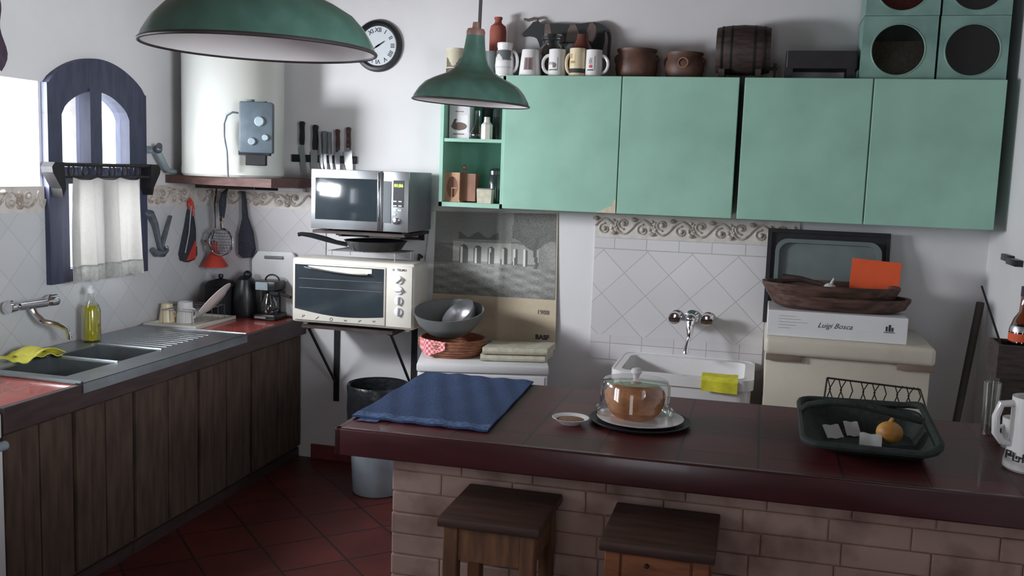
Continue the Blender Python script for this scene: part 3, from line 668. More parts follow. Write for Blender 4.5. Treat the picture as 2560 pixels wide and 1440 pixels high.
def knife(label, xt, zt, xm, zm, xe, ze, hw, bw, hm, rivets=False, bolster=False):
    """handle from (xt,zt) down to (xm,zm), blade on to (xe,ze)"""
    t = thing('kitchen_knife', label, 'knife', (xm, YB-.02, zm), group='knives on the magnetic bar')
    y0, y1 = YB-.034, YB-.018
    hx, hz = xt-xm, zt-zm; L = math.hypot(hx, hz); ax_, az_ = hx/L, hz/L; nx, nz = az_, -ax_
    def q(s, w): return (xm+ax_*s+nx*w, zm+az_*s+nz*w)
    obj('handle', MB().prism([q(0, -hw*.8), q(0, hw*.8), q(L*.3, hw), q(L*.75, hw*.85), q(L*.95, hw*1.1), q(L, hw*.5), q(L, -hw*.6), q(L*.92, -hw*1.1), q(L*.6, -hw*.8), q(L*.2, -hw)], 'xz', y0, y1), hm, t)
    ex, ez = xe-xm, ze-zm; E = math.hypot(ex, ez); bx, bz = ex/E, ez/E; mx_, mz_ = -bz, bx
    def r(s, w): return (xm+bx*s+mx_*w, zm+bz*s+mz_*w)
    obj('blade', MB().prism([r(0, -bw*.4), r(.012, -bw), r(E*.5, -bw*.9), r(E*.85, -bw*.35), r(E, bw*.45), r(E*.6, bw*.55), r(0, bw*.5)], 'xz', YB-.022, YB-.0185), m_knife, t, smooth=False)
    if bolster: obj('bolster', MB().prism([q(-.008, -hw*.8), q(-.008, hw*.8), q(.014, hw*.75), q(.014, -hw*.75)], 'xz', y0-.002, y1), m_chrome, t, smooth=False)
    if rivets:
        for s in (.25, .5, .78):
            c = q(L*s, 0); obj('rivet', MB().lathe([(.0035, 0), (.003, .002), (0, .002)], (c[0], y0, c[1]), 10, axis='y'), m_chrome, t)
knife('long knife with dark grey handle, first from the left on the magnetic bar', -2.597, 1.996, -2.597, 1.862, -2.575, 1.615, .014, .022, m_blackm)
knife('broad knife with black hooked handle, second from the left on the magnetic bar', -2.512, 1.978, -2.515, 1.835, -2.520, 1.662, .015, .028, m_black)
knife('slim steel handled table knife just right of the black hooked handle', -2.484, 1.94, -2.476, 1.815, -2.472, 1.72, .008, .013, m_steel)
knife('steel knife with dark spine, middle one of three steel handles', -2.452, 1.944, -2.452, 1.815, -2.448, 1.72, .011, .014, m_steel_dark)
knife('slim steel handled knife, right one of three steel handles', -2.424, 1.94, -2.418, 1.815, -2.41, 1.715, .008, .013, m_steel)
knife('white and dark handled knife, second from the right on the magnetic bar', -2.374, 1.956, -2.372, 1.835, -2.372, 1.70, .011, .022, m_wood_knife, bolster=True)
knife('riveted dark wood handled chopper, furthest right on the magnetic bar', -2.307, 1.969, -2.305, 1.838, -2.297, 1.69, .012, .034, m_wood_knife, True, True)

# ------------------------------------------------------------------ microwave, shelf, pan, toaster oven
def bracket_shelf(nm, lab, x0, x1, yf, z0, z1, xs, drop, mat):
    t = thing(nm, lab, 'shelf', ((x0+x1)/2, YB, z0))
    obj('board', MB().box(x0, x1, yf, YB-.002, z0, z1), mat, t, smooth=False)
    for x in xs:
        b = MB(); b.box(x-.017, x+.017, YB-.010, YB-.001, z0-drop, z0); b.box(x-.017, x+.017, yf+.02, YB-.001, z0-.008, z0)
        b.tube([(x, yf+.03, z0-.006), (x, YB-.012, z0-drop*.78)], .008, 8)
        obj('bracket', b, m_iron, t, smooth=False)
    return t
bracket_shelf('bracket_shelf', 'dark board shelf under the microwave', -2.345, -1.815, 4.76, 1.385, 1.402, (-2.2, -1.86), .0401, m_woodd)
bracket_shelf('bracket_shelf', 'bracketed wall shelf under the toaster oven', -2.40, -1.868, 4.75, .862, .882, (-2.372, -1.888), .50, m_woodd)
mw = thing('microwave', 'stainless microwave with green clock digits on the upper bracket shelf', 'microwave', (-2.06, 4.9, 1.403))
x0, x1, yf, yb, z0, z1 = -2.322, -1.772, 4.70, 5.06, 1.415, 1.730
obj('casing', MB().box(x0+.003, x1-.002, yf+.012, yb, z0, z1-.002, .006), m_steel_dark, mw)
dr = obj('door', MB().box(x0, -1.915, yf-.008, yf+.012, z0, z1, .004), m_steel, mw)
obj('door_window', MB().box(-2.297, -1.936, yf-.0105, yf-.006, 1.464, 1.685, .002), m_dglass, dr)
obj('door_handle', MB().box(-1.937, -1.925, yf-.030, yf-.006, z0+.003, z1-.004, .004), m_chrome, dr)
pn = obj('control_panel', MB().box(-1.914, x1, yf-.008, yf+.012, z0, z1, .004), m_steel, mw)
obj('dark_strip', MB().box(-1.912, -1.866, yf-.0105, yf-.006, 1.462, 1.679, .001), m_dglass, pn, smooth=False)
dp = obj('display', MB().box(-1.856, -1.797, yf-.0105, yf-.006, 1.546, 1.684, .001), m_black, pn, smooth=False)
obj('clock_digits', MB().text('01:36', .022, wallmtx(-1.826, yf-.0108, 1.657), .0003, bold=.0008), m_led, dp, smooth=False)
for (bx, bz) in ((-1.844, 1.576), (-1.816, 1.576), (-1.844, 1.553), (-1.816, 1.553), (-1.846, 1.530), (-1.818, 1.530), (-1.848, 1.507)):
    obj('button', MB().box(bx-.009, bx+.009, yf-.0125, yf-.0075, bz-.0028, bz+.0028), m_white, pn, smooth=False)
obj('dial', MB().lathe([(.018, 0), (.018, .012), (.014, .02), (0, .021)], (-1.836, yf-.008, 1.474), 24, axis='y'), m_chrome, pn)
ft = MB()
for fx in (x0+.05, x1-.05):
    for fy in (4.79, yb-.05): ft.box(fx-.015, fx+.015, fy-.015, fy+.015, 1.403, z0+.002)
obj('feet', ft, m_black, mw, smooth=False)
ov = thing('toaster_oven', 'cream countertop oven with glass door and four knobs on the lower bracket shelf', 'oven', (-2.08, 4.9, .882))
x0, x1, yf, yb, z0, z1 = -2.437, -1.732, 4.70, 4.925, .900, 1.252
obj('casing', MB().box(x0, x1, yf+.004, yb, z0, z1, .016, 3), m_ovenw, ov)
dr = obj('door', MB().box(-2.418, -1.890, yf-.010, yf+.006, .916, 1.226, .005), m_ovenw, ov)
gl = [(-2.410, 1.218), (-1.899, 1.218), (-1.899, .962)]+[(-1.899-.511*i/12, .962-.022*math.sin(PI*i/12)+.016*(i/12)) for i in range(1, 13)]
obj('glass', MB().prism(gl, 'xz', yf-.0125, yf-.008), m_dglass, dr, smooth=False)
rk = MB()
for z in (1.142, 1.092): rk.tube([(-2.385, yf-.0132, z), (-1.905, yf-.0132, z+.004)], .0016, 5)
obj('rack_wires', rk, m_alu, dr)
hp = [(-2.33, 1.214), (-1.965, 1.214), (-1.965, 1.190)]+[(-1.965-.365*i/10, 1.190-.012*math.sin(PI*i/10)+.014*i/10) for i in range(1, 11)]
obj('handle_plate', MB().prism(hp, 'xz', yf-.016, yf-.012), m_ovenw, dr, smooth=False)
obj('handle', MB().tube([(-2.345+.365*i/10, yf-.034, 1.208-.026*math.sin(PI*i/10*.62)) for i in range(11)], .005, 8).tube([(-2.335, yf-.034, 1.206), (-2.335, yf-.012, 1.206)], .004, 6).tube([(-1.99, yf-.034, 1.186), (-1.99, yf-.012, 1.186)], .004, 6), m_chrome, dr)
ic = MB()
for i in range(6):
    x = -2.36+i*.082; z = .944-.010*math.sin(PI*(i+.5)/6)-.004
    if i in (0, 4): ic.tube([(x-.008, yf-.0105, z-.006), (x+.009, yf-.0105, z+.006)], .0022, 5); ic.tube([(x, yf-.0105, z-.003), (x-.006, yf-.0105, z+.007)], .0018, 5)
    elif i == 1: ic.tube([(x-.009, yf-.0105, z-.007), (x+.009, yf-.0105, z+.007)], .0024, 5)
    elif i == 2: ic.lathe([(.010, 0), (.010, .001), (.005, .001), (.005, 0)], (x, yf-.0102, z), 14, axis='y')
    else: ic.prism([(x-.010, z+.003), (x+.010, z+.003), (x+.006, z-.005), (x-.006, z-.005)], 'xz', yf-.0112, yf-.010)
obj('cooking_symbols', ic, m_inkgrey, dr, smooth=False)
cp = obj('control_panel', MB().box(-1.886, -1.742, yf-.006, yf+.006, .914, 1.238, .003), m_ovenw, ov)
obj('lettering', MB().text('YELMO', .017, wallmtx(-1.800, yf-.0065, 1.218), .0003, bold=.0005), m_ink, cp, smooth=False)
obj('emblem', MB().lathe([(.006, 0), (.006, .0008), (.003, .0008), (.003, 0)], (-1.846, yf-.006, 1.218), 14, axis='y'), m_ink, cp)
for i, z in enumerate((1.166, 1.112, 1.056, .998)):
    kb_ = MB().lathe([(.024, 0), (.022, .010), (0, .012)], (-1.815, yf-.006, z), 24, axis='y')
    kb_.box(-.006, .006, -.022, -.008, -.021, .021, .002, 1, Matrix.Translation((-1.815, yf-.006, z)) @ Matrix.Rotation((.9, 1.5, .05, .1)[i], 4, 'Y'))
    obj('knob', kb_, m_white, cp)
ft = MB()
for fx in (x0+.05, x1-.06):
    for fy in (4.77, yb-.05): ft.lathe([(.014, 0), (.016, .02), (0, .02)], (fx, fy, .882), 12)
obj('feet', ft, m_ovenw, ov)
# wire rack on the oven with a black frying pan
rkt = thing('wire_rack', 'small wire cooling rack on top of the toaster oven', 'rack', (-2.05, 4.86, 1.252))
b = MB()
for x in (-2.22, -1.86):
    for y in (4.74, 4.98): b.tube([(x, y, 1.253), (x, y, 1.296)], .0025, 6)
for i in range(9): b.tube([(-2.24, 4.74+i*.03, 1.297), (-1.84, 4.74+i*.03, 1.297)], .002, 5)
for x in (-2.22, -2.04, -1.86): b.tube([(x, 4.73, 1.2975), (x, 4.99, 1.2975)], .002, 5)
obj('wires', b, m_alu, rkt)
pnn = thing('frying_pan', 'black frying pan on the wire rack between microwave and oven', 'frying pan', (-2.03, 4.86, 1.30))
obj('pan_body', MB().lathe([(0, 0), (.135, 0), (.168, .05), (.172, .052), (.165, .052), (.132, .006), (0, .006)], (-2.02, 4.865, 1.301), 40), m_black, pnn)
obj('handle', MB().tube([(-2.165, 4.82, 1.325), (-2.22, 4.80, 1.336), (-2.27, 4.785, 1.35), (-2.35, 4.76, 1.370), (-2.40, 4.745, 1.376), (-2.42, 4.74, 1.372)], [.013, .012, .015, .014, .011, .011], 8), m_black, pnn)
tag(obj('power_plug', MB().tube([(-1.855, YB-.01, 1.25), (-1.855, YB-.045, 1.265), (-1.860, YB-.05, 1.22), (-1.864, YB-.045, 1.17)], [.010, .010, .008, .014], 8).box(-1.877, -1.851, YB-.05, YB-.01, 1.12, 1.165, .004), m_black, loc=(-1.855, YB, 1.17)), 'black power plug and cord on the wall right of the toaster oven', 'plug')

# ------------------------------------------------------------------ calendar poster
PX0, PX1, PZ0, PZ1 = -1.80, -1.075, .805, 1.535
def pf(u, v):
    x = PX0+(PX1-PX0)*u+(.02*(1-v)*u); z = PZ0+(PZ1-PZ0)*v-.018*(1-u)*v
    fold = .012*math.exp(-((u-.56)/.03)**2)
    return (x, YB-.006-.03*(1-v)*(1-u)**1.5-.02*(1-v)**2*u-.008*math.sin(u*9)**2*(1-v)-fold*.6, z)
po = thing('calendar_poster', 'old calendar poster with a grey engraving of an arcaded building hung under the green shelf', 'poster', ((PX0+PX1)/2, YB, PZ0))
def paper_ink(p):
    c = C(206, 190, 164); k = random.uniform(.97, 1.02); return mul(c, k)
sh = obj('sheet', MB().grid(pf, 44, 44, .0012), m_print, po); inked(sh, paper_ink)
def pic(p):
    wx = p.x+po.location.x; wz = p.z+po.location.z
    u = (wx-PX0-.02)/(PX1-PX0); v = (wz-1.06)/(1.53-1.06)
    g = 108+6*math.sin(u*31+v*7)+random.uniform(-7, 7)
    if v > .62: g = 102+14*(1-v)+random.uniform(-4, 4)
    if .16 < u < .84 and .37 < v < .655:
        g = 142-20*(u > .62)+random.uniform(-4, 4)
        if v > .62 or v < .39: g -= 30
        for k, c in enumerate((.245, .355, .465, .57, .655, .735)):
            w = .032-.003*k
            if abs(u-c) < w and (v < .54 or math.hypot((u-c)*1.0, (v-.54)*.7) < w): g = 74
            if abs(u-c+w*.55) < .008 and v < .56: g = 180
    if u < .16 and .36 < v < .6: g = 90+random.uniform(-4, 4)
    if .2 < u < .52 and .655 < v < .71+.03*math.sin(u*40): g = 78
    if u > .63 and v > .60+.05*math.sin(u*22)+.2*abs(u-.83): g = 80+random.uniform(-9, 9)
    if abs(u-.815-.01*math.sin(v*20)) < .013 and .33 < v < .7: g = 72
    if v < .34: g = 104+12*math.sin(v*60+u*8)*math.sin(u*25)+random.uniform(-9, 9)-10*(v < .08)
    g = min(235, g*1.4)
    return C(g, g*1.0, g*.97)
pg = MB().grid(lambda u, v: (lambda q: (q[0], q[1]-.0016, q[2]))(pf(.035+.955*u, .345+.648*v)), 110, 80)
inked(obj('engraving', pg, m_print, po), pic)
obj('white_border', MB().grid(lambda u, v: (lambda q: (q[0]-.058*(1-v)*(1-u)-.002, q[1]-.0018, q[2]))(pf(.034*u, .10+.895*v)), 4, 20, .001), m_white, po)
def ptext(s, sz, u, v, mat, bold):
    q = pf(u, v); obj('lettering', MB().text(s, sz, wallmtx(q[0], q[1]-.0018, q[2]), .0004, bold=bold), mat, po, smooth=False)
ptext('1988', .034, .90, .245, m_inkgrey, .0008); ptext('BASF', .036, .90, .055, m_ink, .0016)

# ------------------------------------------------------------------ tap and trough on the back wall
tp = thing('wall_tap', 'chrome wall tap with two round handles on the diamond tiles above the trough', 'tap', (-.33, YB-TX, 1.0))
for x in (-.405, -.24):
    obj('handle', MB().lathe([(.030, 0), (.030, .008), (.016, .014), (.014, .07), (.030, .08), (.036, .10), (.030, .125), (0, .132)], (x, YB-TX, 1.018), 24, axis='y'), m_chrome, tp)
b = MB(); b.lathe([(.034, 0), (.036, .01), (.022, .02), (.02, .09)], (-.323, YB-TX, 1.018), 24, axis='y'); b.sphere((-.322, YB-.115, 1.018), .030, u=16, v=10)
obj('tap_body', b, m_chrome, tp)
obj('spout', MB().tube([(-.322, YB-.13, 1.005), (-.322, YB-.15, .965), (-.322, YB-.155, .935), (-.328, YB-.16, .90), (-.333, YB-.185, .872), (-.333, YB-.19, .845)], [.022, .018, .012, .011, .011, .014], 10), m_chrome, tp)
tg = thing('laundry_trough', 'white utility sink trough standing under the wall tap behind the bar', 'sink', (-.33, 4.88, 0))
b = MB(); X0, X1, Y0, Y1 = -.66, .005, 4.62, YB-.012; zt, zb = .80, .52
def rr_(x0, x1, y0, y1, r, n=5):
    P = []
    for (cx, cy, a) in ((x1-r, y0+r, -PI/2), (x1-r, y1-r, 0), (x0+r, y1-r, PI/2), (x0+r, y0+r, PI)):
        for i in range(n+1): t = a+PI/2*i/n; P.append((cx+r*math.cos(t), cy+r*math.sin(t)))
    return P
b.strip(rr_(X0, X1, Y0, Y1, .07), rr_(X0+.035, X1-.035, Y0+.035, Y1-.06, .05), 'xy', zb, zt)
b.prism(rr_(X0+.02, X1-.02, Y0+.02, Y1-.02, .05), 'xy', zb-.03, zb+.02)
b.strip(rr_(X0-.012, X1+.012, Y0-.012, Y1+.004, .07), rr_(X0, X1, Y0, Y1, .07), 'xy', zt-.05, zt+.002)
obj('basin', b, m_porc, tg)
for x in (X0+.06, X1-.06):
    for y in (Y0+.06, Y1-.06): obj('leg', MB().box(x-.025, x+.025, y-.025, y+.025, 0, zb-.03), m_white, tg, smooth=False)
tag(obj('dish_cloth', MB().grid(lambda u, v: (-.228+.17*u, [4.70, 4.66, 4.615, 4.600, 4.600, 4.598][min(5, int(v*5+.01))]+.003*math.sin(u*8), [.806, .810, .808, .79, .765, .742][min(5, int(v*5+.01))]-.006*u*v), 10, 5, .004), m_yellow2, loc=(-.14, 4.62, .8)), 'lemon yellow dish cloth draped over the front rim of the white trough', 'cloth')

# ------------------------------------------------------------------ wall cabinets
YF = 4.8226
sf = thing('open_shelf_unit', 'open mint green two tier wall shelf at the left end of the cabinets', 'shelf', (-1.475, YF, 1.557))
b = MB(); X0, X1 = -1.652, -1.297
b.box(X0, X0+.018, YF, YB-.001, 1.557, 2.232); b.box(X1-.022, X1, YF, YB-.001, 1.557, 2.232); b.box(X0, X1, YF, YB-.001, 1.557, 1.580); b.box(X0, X1, YF, YB-.001, 2.212, 2.232)
obj('carcass', b, m_green, sf, smooth=False)
obj('back_panel', MB().box(X0+.018, X1-.022, YB-.012, YB-.001, 1.58, 2.212), m_green_in, sf, smooth=False)
obj('shelf', MB().box(X0+.018, X1-.022, YF+.004, YB-.012, 1.895, 1.912), m_green, sf, smooth=False)
def wallcab(lab, x0, x1, doors, ajar=None):
    t = thing('wall_cabinet', lab, 'cabinet', ((x0+x1)/2, YF, 1.565), group='mint green wall cabinets')
    obj('body', MB().box(x0+.001, x1-.001, YF+.002, YB-.001, 1.572, 2.232), m_green, t, smooth=False)
    for i, (a, c) in enumerate(doors):
        d = obj('door', MB().box(a, c, YF-.018, YF+.001, 1.560, 2.236, .002, 1), m_green, t, smooth=False)
        if ajar == i:
            pts = [(c-.001, 1.5605), (c-.001, 1.632), (c-.012, 1.622), (c-.018, 1.60), (c-.03, 1.592), (c-.05, 1.585), (c-.07, 1.572), (c-.10, 1.5605)]
            obj('chipped_corner', MB().prism(pts, 'xz', YF-.0192, YF-.0178), m_chip, d, smooth=False, label='bare corner where the green paint has flaked off')
    return t
wallcab('mint green wall cabinet with flaked door corner next to the open shelf', -1.296, -.141, [(-1.300, -.709), (-.704, -.142)], 0)
wallcab('mint green wall cabinet at the right end of the row', -.119, 1.032, [(-.116, .462), (.469, 1.031)])
# ------------------------------------------------------------------ inside the open shelf
zt = 1.9125
tn = thing('food_tin', 'white tin with printed animal picture on the upper tier of the open shelf', 'tin', (-1.565, 4.93, zt))
obj('tin_body', MB().box(-1.626, -1.512, 4.885, 4.965, zt, 2.098, .004), m_white, tn)
def animal(p):
    wx = p.x+tn.location.x; wz = p.z+tn.location.z; u = (wx+1.569)/.045; v = (wz-1.985)/.030
    if (u*u)*.8+((v+.25)**2)*1.6 < .75: return C(112, 92, 86)
    if abs(u+.55-.3*(v-.6)) < .16 and 0 < v < 1.0: return C(92, 76, 72)
    return C(228, 228, 230)
inked(obj('picture', MB().grid(lambda u, v: (-1.618+.098*u, 4.8838, 1.945+.09*v), 36, 32), m_print, tn), animal)
b = MB(); b.box(-1.592, -1.546, 4.8832, 4.8852, 2.052, 2.056); b.box(-1.602, -1.542, 4.8832, 4.8852, 1.934, 1.940)
obj('print_lines', b, m_inkgrey, tn, smooth=False)
obj('lid', MB().box(-1.622, -1.516, 4.889, 4.961, 2.099, 2.112, .003), m_alu, tn)
fl = tag(obj('glass_flask', MB().lathe([(0, 0), (.032, 0), (.041, .012), (.042, .028), (.032, .05), (.016, .08), (.014, .15)], (-1.472, 4.90, zt), 28), m_jar, loc=(-1.472, 4.9, zt)), 'round bellied clear glass flask beside the white tin', 'flask')
sl = thing('salt_shaker', 'small faceted white salt shaker in front of the dark jars', 'shaker', (-1.412, 4.87, zt))
obj('shaker_body', MB().lathe([(0, 0), (.031, 0), (.031, .075), (.018, .088), (.016, .10)], (-1.412, 4.868, zt), 8), m_ovenw, sl, smooth=False)
obj('cap', MB().lathe([(.017, 0), (.017, .014), (0, .016)], (-1.412, 4.868, zt+.10), 16), m_alu, sl)
for (x, y, r, h, lab) in ((-1.362, 4.93, .036, .20, 'tall dark glass jar at the right of the upper shelf tier'), (-1.445, 5.02, .040, .23, 'tall dark glass jar at the back behind the salt shaker')):
    t = thing('glass_jar', lab, 'jar', (x, y, zt)); obj('jar_body', MB().lathe([(0, 0), (r, 0), (r, h*.75), (r*.7, h*.88), (r*.7, h)], (x, y, zt), 24), m_jard, t); obj('lid', MB().lathe([(r*.75, 0), (r*.75, .015), (0, .016)], (x, y, zt+h), 20), m_alu, t)
zt = 1.5805
gb = thing('coffee_grinder', 'small wooden box grinder with round hole and knob on the lower shelf tier', 'grinder', (-1.57, 4.93, zt))
X0, X1, Z1 = -1.634, -1.552, zt+.155
n = 28
def sq(t, x0, x1, z0, z1):
    c, s = math.cos(t), math.sin(t); k = 1/max(abs(c), abs(s)); return ((x0+x1)/2+(x1-x0)/2*c*k, (z0+z1)/2+(z1-z0)/2*s*k)
ts = [2*PI*i/n+PI/4 for i in range(n)]
b = MB(); b.strip([sq(t, X0, X1, zt+.006, Z1) for t in ts], [((X0+X1)/2+.032*math.cos(t), zt+.078+.055*math.sin(t)) for t in ts], 'xz', 4.865, 4.875)
obj('front', b, m_wood_light, gb, smooth=False)
obj('case', MB().box(X0, X1, 4.875, 4.99, zt+.006, Z1), m_wood_mid, gb, smooth=False)
obj('side', MB().box(X1, -1.475, 4.90, 4.99, zt+.006, Z1-.004), m_wood_mid, gb, smooth=False)
obj('base_board', MB().box(X0-.004, X1+.004, 4.862, 4.995, zt, zt+.008), m_wood_light, gb, smooth=False)
obj('knob', MB().lathe([(.006, 0), (.006, .018), (.014, .026), (.014, .036), (0, .044)], (-1.548, 4.93, Z1-.002), 16), m_wood_mid, gb)
obj('inner_scoop', MB().box(-1.600, -1.565, 4.866, 4.872, zt+.07, zt+.076).box(-1.598, -1.592, 4.866, 4.872, zt+.02, zt+.07), m_wood_light, gb, smooth=False)
t = thing('glass_jar', 'dark green glass jar with domed lid on the lower shelf tier', 'jar', (-1.362, 4.94, zt))
obj('jar_body', MB().lathe([(0, 0), (.046, 0), (.049, .01), (.049, .13), (.042, .15)], (-1.372, 4.945, zt), 28), m_jard, t); obj('lid', MB().lathe([(.045, 0), (.045, .02), (.03, .034), (0, .038)], (-1.372, 4.945, zt+.15), 24), m_jard, t)
t = thing('storage_pot', 'small square cream pot standing in front of the dark green jar', 'pot', (-1.405, 4.86, zt))
obj('pot_body', MB().prism([(-1.444, zt), (-1.370, zt), (-1.366, zt+.072), (-1.448, zt+.072)], 'xz', 4.835, 4.89), m_towel, t, smooth=False); obj('lid', MB().box(-1.446, -1.368, 4.833, 4.892, zt+.072, zt+.078), m_steel_dark, t, smooth=False)

# ------------------------------------------------------------------ on top of the wall cabinets
ZT = 2.2325
ZD = 2.2365
def decal(parent, c, r, z0, z1, a0, a1, fn, taper=0, mat=None):
    nu, nv = 22, 20
    def f(u, v):
        a = a0+(a1-a0)*u; z = z0+(z1-z0)*v; rr2 = r+taper*(z-ZT)+.0012
        return (c[0]+rr2*math.cos(a), c[1]+rr2*math.sin(a), z)
    g = MB(); P = {}
    g.grid(f, nu, nv)
    o = obj('print', g, m_print, parent)
    rx, ry, rz_ = root_of(parent).location
    def col(p):
        a = math.atan2(p.y+ry-c[1], p.x+rx-c[0]); u = (a-a0)/(a1-a0); v = (p.z+rz_-z0)/(z1-z0); return fn(u, v)
    inked(o, col); return o
def mug(lab, x, y, r0, r1, h, mat, hang=None, nm='beer_mug', band=None, prof=None, hout=.03, group='mugs along the cabinet top'):
    t = thing(nm, lab, 'mug', (x, y, ZT), group=group)
    P = prof if prof else [(0, 0), (r0, 0), (r0, .01), (r1, h), (r1-.005, h), (r0-.006, .012), (0, .01)]
    obj('mug_body', MB().lathe(P, (x, y, ZT), 32), mat, t)
    if hang is not None:
        rm = (r0+r1)/2
        obj('handle', MB().tube(handle_pts((x, y, ZT), rm, h*.18, h*.80, hang, hout), .0085, 8), mat, t)
    if band: obj('band', MB().lathe([(band[2]+.0008, band[0]), (band[2]+.0012, (band[0]+band[1])/2), (band[2]+.0008, band[1])], (x, y, ZT), 32), m_ink, t)
    return t
WH = C(226, 222, 220)
mg = mug('mug with brown country scene, far left on the cabinet top behind the small lamp', -1.60, 4.90, .052, .050, .146, m_towel, None)
decal(mg, (-1.60, 4.90), .0512, ZT+.02, ZT+.13, -2.8, -.4, lambda u, v: C(96, 88, 74) if (v < .5+.2*math.sin(u*9)) and v > .25 and .15 < u < .9 else (C(84, 72, 64) if v < .2 else C(190, 182, 158)))
st = [(0, 0), (.048, 0), (.050, .012), (.046, .02), (.050, .06), (.047, .10), (.038, .135), (.038, .15), (.041, .155), (.041, .175), (.037, .175), (.035, .02), (0, .012)]
mg = mug('tall waisted stein with grey mountain scene, right of the small lamp', -1.336, 4.90, .05, .042, .165, m_porc, -.05, 'beer_stein', prof=st, hout=.026)
decal(mg, (-1.336, 4.90), .0502, ZT+.045, ZT+.135, -2.5, -.55, lambda u, v: C(98, 102, 104) if v > .55+.25*math.sin(u*7) or abs(v-.2-.25*u) < .12 else C(206, 204, 202), taper=-.04)
mg = mug('tapered white mug with square crest, third from the left on the cabinet top', -1.20, 4.90, .058, .044, .140, m_porc, None)
decal(mg, (-1.20, 4.90), .0584, ZT+.035, ZT+.098, -1.98, -1.12, lambda u, v: C(112, 98, 98) if (.12 < u < .88 and .05 < v < .95 and not (.45 < u < .55)) else C(170, 140, 138), taper=-.10)
mg = mug('white mug with faint coach drawing and handle to the left', -1.058, 4.90, .046, .043, .142, m_porc, PI+.12, hout=.034)
decal(mg, (-1.058, 4.90), .0462, ZT+.035, ZT+.10, -2.45, -1.35, lambda u, v: C(110, 110, 108) if ((u-.7)**2+(v-.4)**2 < .05 or v < .1 or (abs(v-.55) < .1 and u < .6 and math.sin(u*40) > 0)) else WH, taper=-.02)
mg = mug('cream tankard with dark band near its foot among the white mugs', -.953, 4.905, .046, .042, .148, m_cream, PI+.5, band=(.024, .046, .0455), hout=.020)
decal(mg, (-.953, 4.905), .0455, ZT+.06, ZT+.12, -2.3, -1.7, lambda u, v: C(170, 140, 100) if abs(v-.3) < .08 or (u < .35 and v > .6) else C(228, 210, 172), taper=-.027)
mg = mug('white mug with red and grey coat of arms and handle to the right', -.868, 4.90, .044, .041, .140, m_porc, -.12, hout=.036)
decal(mg, (-.868, 4.90), .0442, ZT+.035, ZT+.105, -2.3, -1.35, lambda u, v: C(196, 70, 76) if (abs(u-.55) < .22 and .22 < v < .42) else (C(90, 92, 96) if (v < .1 and .1 < u < .9) or ((u-.5)**2+(v-.68)**2 < .07 and math.sin(u*30+v*22) > -.1) else WH), taper=-.02)
tb = tag(obj('terracotta_bottle', MB().lathe([(0, 0), (.043, 0), (.045, .01), (.045, .26), (.04, .285), (.022, .30), (.018, .306), (.018, .318), (.022, .322), (.022, .333), (.0, .335)], (-1.425, 5.07, ZT), 28), m_terra, loc=(-1.425, 5.07, ZT)), 'tall terracotta stoneware bottle behind the small hanging lamp', 'bottle')
tag(obj('grey_beaker', MB().lathe([(0, 0), (.036, 0), (.036, .14), (.033, .14), (.033, .006), (0, .006)], (-1.425, 4.965, ZT), 24), m_plasticgrey, loc=(-1.425, 4.965, ZT)), 'plain grey beaker between the small lamp and the tall stein', 'beaker')
tag(obj('dark_canister', MB().box(-1.345, -1.225, 5.01, 5.10, ZT, ZT+.14, .006), m_blackish, loc=(-1.285, 5.05, ZT)), 'dark square canister behind the stein and the crest mug', 'canister')
gj = thing('glass_jar', 'wide grey glass jar standing in front of the cow silhouette', 'jar', (-1.118, 5.01, ZT))
obj('jar_body', MB().lathe([(0, 0), (.072, 0), (.076, .01), (.076, .13), (.066, .165), (.054, .18), (.054, .20)], (-1.112, 5.021, ZT), 32), m_jar, gj)
obj('lid', MB().lathe([(.054, .0), (.060, .004), (.060, .024), (.052, .032), (0, .034)], (-1.112, 5.021, ZT+.201), 28), m_jar, gj)
tag(obj('brown_jug', MB().lathe([(0, 0), (.070, 0), (.076, .06), (.070, .12), (.052, .17), (.030, .21), (.028, .235), (.024, .235), (.024, .21), (0, .20)], (-.955, 5.021, ZT), 28), m_brownjar, loc=(-.955, 5.021, ZT)), 'narrow necked brown jug in front of the cow silhouette behind the cream tankard', 'jug')
cow = [(-1.302, 2.479), (-1.296, 2.489), (-1.278, 2.506), (-1.258, 2.526), (-1.241, 2.546), (-1.212, 2.55), (-1.202, 2.538), (-1.189, 2.534), (-1.155, 2.537), (-1.112, 2.536), (-1.048, 2.532), (-.985, 2.535), (-.947, 2.541), (-.91, 2.544), (-.882, 2.536), (-.856, 2.522), (-.836, 2.507), (-.825, 2.485), (-.821, 2.459), (-.823, 2.425), (-.825, 2.386), (-.822, 2.304), (-.832, 2.304), (-.837, 2.411), (-.835, 2.449), (-.839, 2.478), (-.848, 2.498), (-.859, 2.502), (-.858, 2.449), (-.863, 2.411), (-.868, ZT), (-.9, ZT), (-.905, 2.376), (-.929, 2.42), (-.993, 2.437), (-1.069, 2.437), (-1.125, 2.425), (-1.145, 2.4), (-1.145, ZT), (-1.181, ZT), (-1.194, 2.4), (-1.208, 2.439), (-1.219, 2.459), (-1.238, 2.469), (-1.264, 2.473), (-1.29, 2.47)]
cw_ = thing('wooden_cow', 'flat cut out wooden cow painted black with tan patches on the cabinet top', 'figurine', (-1.05, 5.115, ZT))
obj('cow_body', MB().prism(cow, 'xz', 5.102, 5.124), m_marked, cw_, smooth=False)
obj('horns', MB().tube([(-1.222, 5.113, 2.545), (-1.222, 5.113, 2.558), (-1.24, 5.113, 2.563), (-1.27, 5.113, 2.556), (-1.295, 5.113, 2.562)], [.008, .008, .008, .008, .006], 8), m_cowpatch, cw_)
